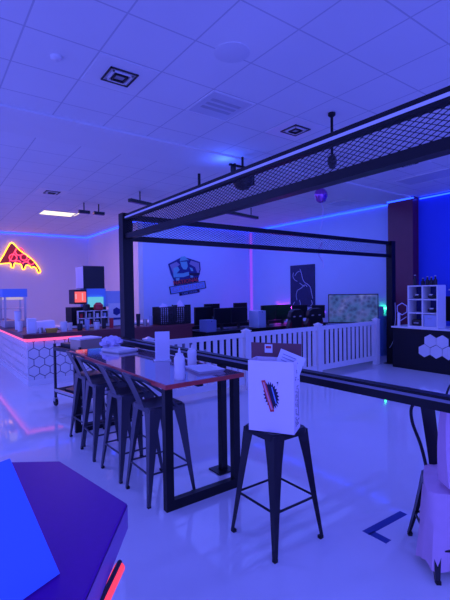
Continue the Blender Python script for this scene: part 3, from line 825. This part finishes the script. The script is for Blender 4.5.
for k, (x, h_, m_, nm) in enumerate(((3.45, .30, 'pcwhite', 'tall blue grey'), (3.62, .18, 'white', 'white short'), (3.80, .26, 'black', 'slim black'), (3.96, .14, 'steel', 'steel low'), (3.2, .2, 'red', 'red'), (4.1, .2, 'pcwhite', 'round blue grey'))):
    canister((x, 8.36, ZC), .045, h_, f'{nm} container on the bar counter behind the left truss post', m_, 'counter_container', 'container')

# ------------------------------------------------------------------ utility cart
t = thing('utility_cart', 'black metal utility cart on casters in front of the hex tile counter', 'cart', (1.57, 6.43, 0), math.radians(-78))
# local x runs towards the camera side, y to the right
for z_ in (.2, .82):
    bm = B(); box(bm, 0, 0, z_, .75, .45, z_+.015); sh = obj('shelf', bm, 'cart', t)
    bm = B()
    for b in ((0, 0, .75, .012), (0, .438, .75, .45), (0, .012, .012, .438), (.738, .012, .75, .438)): box(bm, b[0], b[1], z_+.015, b[2], b[3], z_+.055)
    obj('lip', bm, 'steel' if z_ < .5 else 'cart', sh)
for x in (.0, .72):
    for y in (.0, .42):
        bm = B(); box(bm, x, y, .12, x+.03, y+.03, .92 if z_ else .9); obj('corner_post', bm, 'cart', t)
        bm = B(); T = Matrix.Translation((x+.015, y+.015, .055)) @ Matrix.Rotation(PI/2, 4, 'X')
        lathe(bm, [(.02, -.016), (.05, -.016), (.055, -.008), (.055, .008), (.05, .016), (.02, .016)], n=16, T=T)
        w_ = obj('caster', bm, 'rubber', t, smooth=True)
        bm = B(); box(bm, x-.005, y-.012, .07, x+.035, y+.042, .125); obj('fork', bm, 'steel', w_)
def on_cart(name, label, cat, lx, ly, b, m_, z0=.836):
    a = math.radians(-78)
    t = thing(name, label, cat, (1.57+lx*math.cos(a)-ly*math.sin(a), 6.43+lx*math.sin(a)+ly*math.cos(a), z0), a)
    bm = B(); box(bm, *b); obj('body', bm, m_, t, bevel=.008); return t
q = on_cart('tool_caddy', 'low black caddy on the top shelf of the utility cart', 'caddy', .2, .2, (-.14, -.12, 0, .14, .12, .09), 'black')
bm = B(); tube(bm, curve_pts([(-.12, 0, .08), (-.1, 0, .15), (.1, 0, .15), (.12, 0, .08)], 5), .008, 6); obj('handle', bm, 'black', q)
q = on_cart('storage_tub', 'tan storage tub on the utility cart behind the stool backs', 'tub', .53, .22, (-.14, -.16, 0, .14, .16, .17), 'peach')
bm = B(); box(bm, -.15, -.17, .17, .15, .17, .19); obj('lid', bm, 'carton', q)
q = on_cart('dust_pan', 'dark tilted tray on the lower shelf of the utility cart', 'tray', .36, .2, (-.2, -.12, 0, .2, .12, .05), 'black', .216)
bm = B(); box(bm, .2, -.02, .02, .3, .02, .04); obj('handle', bm, 'black', q)

# ------------------------------------------------------------------ neon pizza sign
t = thing('neon_pizza_sign', 'glowing neon pizza slice sign with yellow outline and red pepperoni on the far wall', 'neon sign', (2.8, YP, 2.4))
def W(p, y): return Vector((p[0]-2.8, y-YP, p[1]-2.4))
outl = [(2.18, 2.691), (2.312, 2.956), (2.54, 3.385), (2.658, 3.347), (2.758, 3.22), (2.929, 3.075), (3.208, 2.856), (3.348, 2.685), (3.471, 2.454), (3.396, 2.394), (3.327, 2.549), (3.238, 2.605), (3.184, 2.56), (3.114, 2.641), (3.007, 2.646), (2.952, 2.51), (2.885, 2.53), (2.85, 2.672), (2.712, 2.706), (2.644, 2.704), (2.607, 2.56), (2.54, 2.58), (2.524, 2.701), (2.373, 2.697)]
bm = B(); prism(bm, [(x-2.8, z-2.4) for x, z in outl], basis((0, -.03, 0), (1, 0, 0), (0, 0, 1)), 0, .012); obj('backing_board', bm, mat('dark_violet_acrylic', (.10, .02, .08), .3), t)
bm = B(); prism(bm, [(x-2.8, z-2.4) for x, z in ((2.25, 2.74), (2.55, 3.32), (2.70, 3.23), (2.50, 2.73))], basis((0, -.0425, 0), (1, 0, 0), (0, 0, 1)), 0, .004); obj('crust_fill', bm, 'neonfill', t)
bm = B(); tube(bm, curve_pts([W(p, YP-.07) for p in outl], 4, True), .017, 8, closed=True); obj('outline_tube', bm, 'neonyellow', t, smooth=True)
bm = B(); tube(bm, curve_pts([W(p, YP-.07) for p in ((2.70, 3.2), (2.62, 3.02), (2.55, 2.86), (2.49, 2.76))], 4), .012, 6); obj('crust_tube', bm, 'neonred', t, smooth=True)
for (x, z, r_) in ((2.808, 3.108, .125), (2.943, 2.923, .105), (3.17, 2.777, .10), (2.607, 2.899, .115)):
    bm = B(); tube(bm, [W((x+r_*math.cos(a*PI/10), z+r_*math.sin(a*PI/10)), YP-.07) for a in range(20)], .017, 8, closed=True); p_ = obj('pepperoni_tube', bm, 'neonred', t, smooth=True)
    bm = B(); prism(bm, [(x-2.8+r_*.8*math.cos(a*PI/8), z-2.4+r_*.8*math.sin(a*PI/8)) for a in range(16)], basis((0, -.0425, 0), (1, 0, 0), (0, 0, 1)), 0, .004); obj('pepperoni_fill', bm, 'neonfill', p_)
for (x, z, r_) in ((3.009, 2.69, .10), (2.75, 2.73, .09)):
    bm = B(); tube(bm, [W((x+r_*math.cos(a*PI/10), z+r_*.8*math.sin(a*PI/10)), YP-.07) for a in range(11)], .017, 8); obj('pepperoni_tube', bm, 'neonred', t, smooth=True)
bm = B()
for x, z in ((2.4, 2.9), (2.7, 2.8), (3.2, 2.75), (3.35, 2.55)): tube(bm, [W((x, z), YP-.03), W((x, z), YP-.001)], .015, 6)
obj('standoff', bm, 'steel', t)

# ------------------------------------------------------------------ logo on the wall
t = thing('wall_logo', 'shield logo sign with a figure in a cap above the word NATIONAL', 'sign', (6.87, YD, 1.60)); t.scale = (.97, 1, .86)
TL = basis((0, -.004, 0), (1, 0, 0), (0, 0, 1)) @ Matrix.Rotation(math.radians(9.), 4, 'Z')
def lg(name, polys, m_, d0, d1, par=None):
    bm = B()
    for p in polys: prism(bm, p, TL, d0, d1)
    return obj(name, bm, m_, par or t)
sh = lg('shield', [[(-.57, 1.16), (-.30, 1.25), (0, 1.36), (.30, 1.23), (.62, 1.08), (.60, .80), (.46, .50), (-.46, .50), (-.54, .80)]], 'navy', 0, .008)
lg('shield_field', [[(-.52, 1.12), (-.26, 1.20), (-.16, 1.08), (-.36, .98), (-.45, .78)]], 'greyprint', .008, .012, sh)
lg('shield_field', [[(.28, 1.18), (.57, 1.05), (.55, .80), (.46, .62), (.40, .92), (.2, 1.06)]], 'greyprint', .008, .012, sh)
fg = lg('figure', [[(-.13, 1.18), (.12, 1.16), (.12, .98), (.05, .88), (-.06, .90), (-.12, 1.02)], [(-.42, .98), (-.25, 1.02), (-.20, .90), (-.34, .78), (-.44, .80)], [(-.46, .80), (-.10, .76), (.12, .78), (.14, .66), (-.10, .62), (-.46, .66)], [(.18, .94), (.28, .90), (.30, .78), (.22, .80)], [(.16, .66), (.26, .66), (.26, .56), (.16, .56)], [(-.40, .62), (-.26, .62), (-.28, .53), (-.38, .53)]], 'tealskin', .012, .018)
lg('cap', [[(-.14, 1.24), (-.08, 1.36), (.08, 1.36), (.14, 1.26), (.2, 1.2), (-.14, 1.19)]], 'tealskin', .018, .024, fg)
lg('cap_brim', [[(-.12, 1.21), (.16, 1.21), (.16, 1.185), (-.12, 1.185)]], 'navy', .024, .027, fg)
lg('prop', [[(.12, .74), (.46, .70), (.54, .66), (.50, .60), (.30, .60), (.12, .66)]], 'ink', .018, .024, fg)
bn = lg('name_board', [[(-.50, .54), (.44, .54), (.44, .37), (-.50, .37)]], 'ink', .008, .014)
text_obj('name_text', 'NATIONAL', .20, 'redink', bn, TL @ Matrix.Translation((-.03, .455, .016)), .002, .95)
bf = lg('banner_frame', [[(-.68, .36), (.70, .36), (.70, .08), (-.68, .08)]], 'ink', 0, .010)
lg('banner_face', [[(-.645, .335), (.665, .335), (.665, .105), (-.645, .105)]], 'lightblue', .010, .013, bf)
text_obj('banner_text', 'GAMING', .235, mat('pale_blue_print', (.34, .5, .9), .6) and 'greyprint', bf, TL @ Matrix.Translation((.0, .215, .014)), .002, 1.3)
sb = lg('lower_plate', [[(-.36, .075), (.42, .075), (.42, -.03), (-.36, -.03)]], 'ink', 0, .008)
text_obj('lower_text', 'GAME CENTER', .09, 'lightblue', sb, TL @ Matrix.Translation((.03, .022, .009)), .001, 1.0)

# ------------------------------------------------------------------ poster on the right wall
t = thing('dark_poster', 'dark poster with pale curved line drawing on the wall above the desks', 'poster', (X1, 8.86, 1.15))
TP = basis((-.001, 0, 0), (0, -1, 0), (0, 0, 1))
bm = B(); prism(bm, [(-.5, 0), (.49, 0), (.49, 1.27), (-.5, 1.27)], TP, 0, .03); obj('panel', bm, 'poster', t)
pl = mat('pale_line_print', (.55, .6, .85), .6)
bm = B()
for c_ in ([(-.36, 1.05), (-.38, .93), (-.30, .82), (-.2, .78)], [(-.08, 1.15), (-.02, 1.0), (.02, .86), (.1, .74), (.22, .68)], [(.22, .68), (.33, .58), (.38, .40), (.42, .25)], [(-.2, .5), (-.05, .56), (.12, .66), (.2, .6)], [(-.2, .5), (-.25, .35), (-.22, .2)], [(.36, .2), (.40, .1), (.34, .03)], [(-.3, .95), (-.2, 1.05), (-.1, 1.08)], [(-.12, .2), (-.08, .1), (-.1, .03)], [(-.32, .14), (-.38, .06)], [(-.1, .72), (0, .66), (.1, .62)]):
    pts = [TP @ Vector((p.x, p.y, .031)) for p in curve_pts([(a, b, 0) for a, b in c_], 5)]
    tube(bm, pts, .011, 4)
obj('line_drawing', bm, pl, t)

# ------------------------------------------------------------------ gaming desks, monitors, chairs
def desk(loc, w, d, label):
    t = thing('gaming_desk', label, 'desk', loc)
    bm = B(); box(bm, 0, 0, .70, w, d, .74); obj('desktop', bm, 'desk', t)
    for x in (.05, w-.1):
        for y in (.05, d-.1):
            bm = B(); box(bm, x, y, 0, x+.05, y+.05, .70); obj('leg', bm, 'desk', t)
    bm = B(); box(bm, .1, .10, .06, w-.1, .12, .70); obj('modesty_panel', bm, 'desk', t)
desk((5.12, 7.7, 0), 4.1, .85, 'long black gaming desk behind the picket fence under the monitors')
desk((5.4, 9.45, 0), 3.9, .75, 'second long black desk farther back along the logo wall')
def monitor(loc, w, h, rz, label, lift=.13, m_='screen'):
    t = thing('monitor', label, 'monitor', loc, rz)
    bm = B(); box(bm, -w/2, -.02, lift, w/2, .025, lift+h); p = obj('housing', bm, 'black', t, bevel=.005)
    bm = B(); box(bm, -w/2+.012, -.0225, lift+.02, w/2-.012, -.0195, lift+h-.012); obj('screen', bm, m_, p)
    bm = B(); box(bm, -.03, .0, .012, .03, .05, lift+h*.5); obj('stand', bm, 'black', t)
    bm = B(); box(bm, -.13, -.08, 0, .13, .1, .012); obj('foot', bm, 'black', t)
ZD = .74
for (x, y, w, h, rz, lb) in (
    (5.36, 8.2, .50, .42, 8, 'leftmost dark monitor on the front gaming desk'),
    (5.85, 8.1, .52, .38, 3, 'second dark monitor from the left on the front gaming desk'),
    (6.38, 8.13, .50, .38, -3, 'third dark monitor from the left, beside the pale computer case'),
    (7.38, 8.15, .52, .40, 3, 'dark monitor behind the left gaming chair'),
    (7.92, 8.15, .54, .40, -3, 'dark monitor behind the right gaming chair'),
    (8.55, 8.15, .60, .37, 0, 'wide dark monitor below the poster on the front gaming desk')):
    monitor((x, y, ZD), w, h, math.radians(rz), lb)
monitor((8.98, 7.85, ZD), .36, .36, math.radians(-50), 'angled dark monitor at the right end of the front gaming desk')
for (x, w, lb) in ((5.75, .5, 'small dark monitor at the left of the rear desk'), (6.72, .52, 'small dark monitor in the middle of the rear desk, standing above the front row'), (7.75, .5, 'small dark monitor at the right of the rear desk')):
    monitor((x, 9.8, ZD), w, .36, 0, lb, .2)
def tower(loc, label, w, d, h, m_):
    t = thing('computer_case', label, 'computer', loc)
    bm = B(); box(bm, -w/2, -d/2, 0, w/2, d/2, h); obj('case', bm, m_, t, bevel=.01)
    bm = B(); box(bm, -w/2+.03, -d/2-.006, .05, w/2-.03, -d/2+.001, h-.05); obj('front_panel', bm, m_, t)
    bm = B(); lathe(bm, [(.012, 0), (.012, .006)], n=10, T=Matrix.Translation((0, -d/2-.005, h-.03)) @ Matrix.Rotation(PI/2, 4, 'X')); obj('power_button', bm, 'black', t)
tower((6.80, 7.92, ZD), 'pale computer case standing among the dark monitors', .25, .36, .42, 'pcwhite')
tower((5.27, 7.86, ZD), 'small blue grey computer case at the left end of the gaming desk', .27, .3, .27, mat('blue_grey_case', (.16, .2, .38), .4))
def speaker(loc, label):
    t = thing('desk_speaker', label, 'speaker', loc)
    bm = B(); box(bm, -.06, -.07, 0, .06, .07, .22); obj('cabinet', bm, 'black', t, bevel=.006)
    bm = B(); lathe(bm, [(.045, 0), (.045, .004), (.03, .002)], n=14, T=Matrix.Translation((0, -.07, .08)) @ Matrix.Rotation(PI/2, 4, 'X')); obj('cone', bm, 'vent', t)
speaker((7.03, 8.3, ZD), 'small black desk speaker between the pale computer case and the gaming chair monitors')
def gaming_chair(loc, rz, label):
    t = thing('gaming_chair', label, 'chair', loc, rz, 'gaming chairs at the desk')
    bm = B(); T = Matrix()
    for k in range(5):
        a = 2*PI*k/5; tube(bm, [(0, 0, .09), (.3*math.cos(a), .3*math.sin(a), .07)], [.03, .018], 6)
    base = obj('star_base', bm, 'black', t)
    bm = B(); tube(bm, [(0, 0, .08), (0, 0, .44)], .03, 10); obj('gas_stem', bm, 'black', t)
    for k in range(5):
        a = 2*PI*k/5
        bm = B(); bmesh.ops.create_uvsphere(bm, u_segments=10, v_segments=6, radius=.032, matrix=Matrix.Translation((.3*math.cos(a), .3*math.sin(a), .033))); obj('caster', bm, 'rubber', base, smooth=True)
    bm = B(); box(bm, -.25, -.25, .44, .25, .25, .54); obj('seat', bm, 'black', t, bevel=.03)
    # backrest with winged outline: local -y is the back (faces the fence)
    prof = [(-.20, .54), (-.25, .66), (-.27, .85), (-.22, .98), (-.25, 1.05), (-.22, 1.17), (-.12, 1.22), (.12, 1.22), (.22, 1.17), (.25, 1.05), (.22, .98), (.27, .85), (.25, .66), (.20, .54)]
    Tb = basis((0, -.26, 0), (1, 0, 0), (0, -.12, 1))
    bm = B(); prism(bm, prof, Tb, -.05, .05); bk = obj('backrest', bm, 'black', t, bevel=.012)
    for s in (-1, 1):
        bm = B(); prism(bm, [(s*.17, .62), (s*.24, .68), (s*.255, .85), (s*.19, .95)], Tb, .05, .058); obj('side_stripe', bm, 'chairred', bk)
        bm = B(); bmesh.ops.create_uvsphere(bm, u_segments=10, v_segments=8, radius=.05, matrix=Tb @ Matrix.Translation((s*.11, 1.06, .03)) @ Matrix.Diagonal((1.2, .5, .6, 1))); obj('harness_slot', bm, 'vent', bk, smooth=True)
        bm = B(); tube(bm, [(s*.28, -.05, .48), (s*.31, -.05, .68)], .02, 6); box(bm, s*.31-.04, -.16, .68, s*.31+.04, .12, .71); obj('armrest', bm, 'black', t)
gaming_chair((6.98, 7.2, 0), .1, 'black gaming chair with dark red side stripes, left one of the pair behind the fence')
gaming_chair((7.72, 7.22, 0), -.08, 'black gaming chair with dark red side stripes, right one of the pair behind the fence')

t = thing('draped_table', 'low black table under the television behind the fence', 'table', (7.75, 6.35, 0))
bm = B(); box(bm, -1.35, -.33, .0, 1.2, .33, .70); obj('skirt', bm, 'desk', t)
bm = B(); box(bm, -1.38, -.36, .70, 1.23, .36, .73); obj('tabletop', bm, 'desk', t)
# television on a stand
t = thing('television', 'large television showing a colourful blue game scene behind the fence', 'television', (8.45, 6.30, .731), math.radians(-52))
bm = B(); box(bm, -.58, -.03, .099, .58, .03, .809); p = obj('bezel', bm, 'black', t, bevel=.006)
bm = B(); box(bm, -.56, -.033, .129, .56, -.0295, .789); obj('screen', bm, 'tv', p)
bm = B(); box(bm, -.06, -.02, .02, .06, .04, .2); obj('stand_column', bm, 'black', t)
bm = B(); box(bm, -.25, -.14, 0, .25, .14, .02); obj('stand_base', bm, 'black', t)
# coloured light bars on the wall behind the desks
tag(bx('light_bar', (X1-.031, 9.3, 1.09, X1-.001, 10.05, 1.12), 'ledmagenta'), 'magenta light bar on the wall behind the desks, left of the poster', 'light bar')
tag(bx('light_bar', (X1-.031, 8.0, 1.0, X1-.001, 8.35, 1.03), 'ledviolet'), 'violet light bar low on the wall just right of the poster', 'light bar')
tag(bx('light_bar', (X1-.031, 6.05, 1.15, X1-.001, 6.25, 1.18), 'ledgreen'), 'green light bar on the wall right of the television', 'light bar')
t = thing('wall_box', 'pale blue equipment box on a low shelf right of the television', 'box', (9.22, 6.12, 0))
bm = B(); box(bm, -.2, -.12, 0, .2, .12, .98); obj('cabinet', bm, 'lightblue', t)
bm = B(); box(bm, -.12, -.08, .98, .12, .08, 1.22); obj('box_top', bm, 'pcwhite', t)

# ------------------------------------------------------------------ right counter, cubby, hexagons
t = thing('dark_counter', 'dark counter with a white top edge and white hexagon panels at right', 'counter', (8.05, 5.02, 0))
bm = B(); box(bm, .02, -4.5, 0, .75, 0, .835); obj('carcass', bm, 'desk', t)
bm = B(); box(bm, 0, -4.52, .835, .78, .02, .865); obj('worktop', bm, 'white', t)
TH = basis((.02, 0, 0), (0, -1, 0), (0, 0, 1))
for y, z_ in ((4.207, .62), (3.972, .62), (4.325, .415), (4.09, .415), (3.855, .415)):
    bm = B(); prism(bm, hex_poly(5.02-y, z_, .130), TH, 0, .02); hp = obj('hexagon_panel', bm, 'tile', t)
t = thing('cubby_shelf', 'white six cubby shelf unit standing on the dark counter', 'shelf', (8.12, 4.4, .865))
Wc, Hc, Dc = .62, .85, .32
bm = B()
for y in (-Wc/2, -.0125, Wc/2-.025): box(bm, 0, y, 0, Dc, y+.025, Hc)
for k in range(4):
    z_ = (Hc-.025)*k/3
    for y in (-Wc/2+.025, .0125): box(bm, 0.001, y, z_, Dc-.001, y+Wc/2-.0375, z_+.025)
obj('frame', bm, 'white', t)
bm = B(); box(bm, Dc-.02, -Wc/2+.02, .02, Dc-.008, Wc/2-.02, Hc-.02); obj('back_panel', bm, 'navy', t)
# image-left column is +y
ZQ = .865
def controller(loc, label, rz):
    t = thing('game_controller', label, 'controller', loc, rz)
    bm = B(); bmesh.ops.create_uvsphere(bm, u_segments=14, v_segments=8, radius=1, matrix=Matrix.Translation((0, 0, .045)) @ Matrix.Diagonal((.06, .09, .044, 1))); obj('shell', bm, 'black', t, smooth=True)
    bm = B(); box(bm, -.055, -.035, .07, -.01, .035, .096); obj('faceplate', bm, 'white', t, bevel=.01)
zs = [ZQ+.025+.275*k for k in range(3)]
controller((8.22, 4.55, zs[2]), 'dark headset with white front in the top left cubby', .1)
controller((8.22, 4.25, zs[2]), 'dark headset with white front in the top right cubby', -.3)
controller((8.22, 4.25, zs[1]), 'dark headset with white front in the middle right cubby', .2)
t = thing('cubby_case', 'dark rounded case in the bottom left cubby', 'case', (8.26, 4.55, zs[0]))
bm = B(); box(bm, -.1, -.1, 0, .1, .1, .13); obj('shell', bm, 'black', t, bevel=.03)
bm = B(); box(bm, -.103, -.05, .05, -.099, .05, .07); obj('latch', bm, 'vent', t)
t = thing('cubby_bin', 'pale blue bin filling the bottom right cubby', 'bin', (8.26, 4.25, zs[0]))
bm = B(); box(bm, -.12, -.125, 0, .12, .125, .235); obj('bin_body', bm, 'pcwhite', t, bevel=.008)
bm = B(); box(bm, -.125, -.03, .15, -.119, .05, .175); obj('pull', bm, 'vent', t)
for k, (y, h_) in enumerate(((4.62, .2), (4.45, .13), (4.36, .16), (4.28, .15), (4.2, .17))):
    t = thing('figurine_bottle', ('dark slim bottle, leftmost on top of the white cubby', 'low dark jar second from left on top of the white cubby', 'dark bottle third from left on top of the white cubby', 'dark bottle fourth from left on top of the white cubby', 'dark bottle rightmost on top of the white cubby')[k], 'bottle', (8.25, y, ZQ+Hc))
    bm = B(); lathe(bm, [(.035, 0), (.038, .01), (.036, h_*.6), (.016, h_*.75), (.016, h_)], n=12); obj('bottle_body', bm, 'black', t, smooth=True)
    bm = B(); lathe(bm, [(.018, h_), (.018, h_+.02), (0, h_+.02)], n=12); obj('cap', bm, 'vent', t, smooth=True)
t = thing('hexagon_lamp', 'thin hexagon outline lamp on a small white stand left of the cubby', 'lamp', (8.2, 4.90, ZQ))
bm = B(); tube(bm, [(0, u, v) for u, v in hex_poly(-.02, .36, .125)], .011, 6, closed=True); obj('hexagon_tube', bm, 'ribbon', t)
bm = B(); box(bm, -.02, .03, .0, .02, .075, .27); obj('stand', bm, 'white', t)
bm = B(); tube(bm, [(0, .03, .1), (0, -.12, .2)], .008, 6); obj('arm', bm, 'ribbon', t)
t = thing('side_monitor', 'dark monitor at the right edge behind the white cubby', 'monitor', (8.62, 3.88, ZQ), -PI/2)
bm = B(); box(bm, -.32, -.02, .12, .32, .02, .62); p = obj('housing', bm, 'black', t)
bm = B(); box(bm, -.3, -.023, .14, .3, -.0195, .60); obj('screen', bm, 'screen', p)
bm = B(); box(bm, -.04, 0, 0, .04, .04, .3); box(bm, -.14, -.1, 0, .14, .1, .012); obj('stand', bm, 'black', t)
bm = B(); box(bm, 9.2, 2., 1.60, 9.449, 4.4, 1.63); tag(obj('wall_shelf', bm, 'white'), 'white wall shelf line at the right edge behind the cubby', 'shelf')
t = thing('hanging_cable', 'thin pale cable hanging beside the right truss post', 'cable', (8.36, 5.15, 0))
bm = B(); tube(bm, curve_pts([(.02, 0, 1.35), (.03, 0, 1.0), (-.02, 0, .75), (-.08, 0, .5), (-.2, 0, .38)], 6), .006, 5); obj('cord', bm, 'ribbon', t, smooth=True)

# ------------------------------------------------------------------ floor tape
bm = B(); z_ = .0015
def strip(bm, a, b, w):
    a, b = Vector((*a, 0)), Vector((*b, 0)); d = (b-a).normalized(); n = Vector((-d.y, d.x, 0))*w/2
    hexa(bm, [a-n, b-n, b+n, a+n, a-n+Vector((0, 0, z_)), b-n+Vector((0, 0, z_)), b+n+Vector((0, 0, z_)), a+n+Vector((0, 0, z_))])
strip(bm, (2.40, 1.70), (2.84, 1.686), .058); strip(bm, (2.432, 1.68), (2.432, 1.55), .058)
tag(obj('corner_tape', bm, 'tape'), 'dark blue L shaped tape mark on the white floor', 'tape')

# ------------------------------------------------------------------ light
w = bpy.data.worlds.new('world'); SC.world = w; w.use_nodes = True
bg = w.node_tree.nodes['Background']; bg.inputs['Color'].default_value = (.128, .150, 1., 1); bg.inputs['Strength'].default_value = 2.35

def area(name, loc, size, energy, col, rot=(0, 0, 0), spread=PI):
    d = bpy.data.lights.new(name, 'AREA'); d.shape = 'RECTANGLE'; d.size, d.size_y = size; d.energy = energy; d.color = col; d.spread = spread; d.specular_factor = 0.
    o = bpy.data.objects.new(name, d); COL.objects.link(o); o.location = loc; o.rotation_euler = rot; return o
UV = (.12, .15, 1.)
BL = (.08, .13, 1.)
area('uv_fill', (5.2, 8.6, CEIL-.05), (6.5, 4.6), 150, (.11, .17, .95))  # added fill light under the far ceiling, no such fixture there
area('uv_fill', (.9, -.6, CEIL-.05), (3., 2.4), 34, (.07, .10, 1.))  # added fill light above the camera, brightens the near floor
area('uv_fill', (6.2, 1.6, 3.7), (1.2, .3), 60, UV)  # unseen fill, right of the view
area('uv_fill', (-1.5, 6.5, 3.7), (1.2, .3), 60, UV)  # unseen fill, left of the view
area('panel_lamp', (3.02, 11.55, CEIL-.02), (.8, .6), 38, (1., .38, .62))
d = bpy.data.lights.new('halo_lamp', 'POINT'); d.energy = 7; d.color = (.03, .10, 1.); d.shadow_soft_size = .04; d.specular_factor = 0.
o = bpy.data.objects.new('halo_lamp', d); COL.objects.link(o); o.location = (3.95, 5.35, CEIL-.22)

vs = SC.view_settings
vs.view_transform = 'Standard'; vs.look = 'None'; vs.exposure = 0; vs.gamma = 1; vs.use_curve_mapping = False
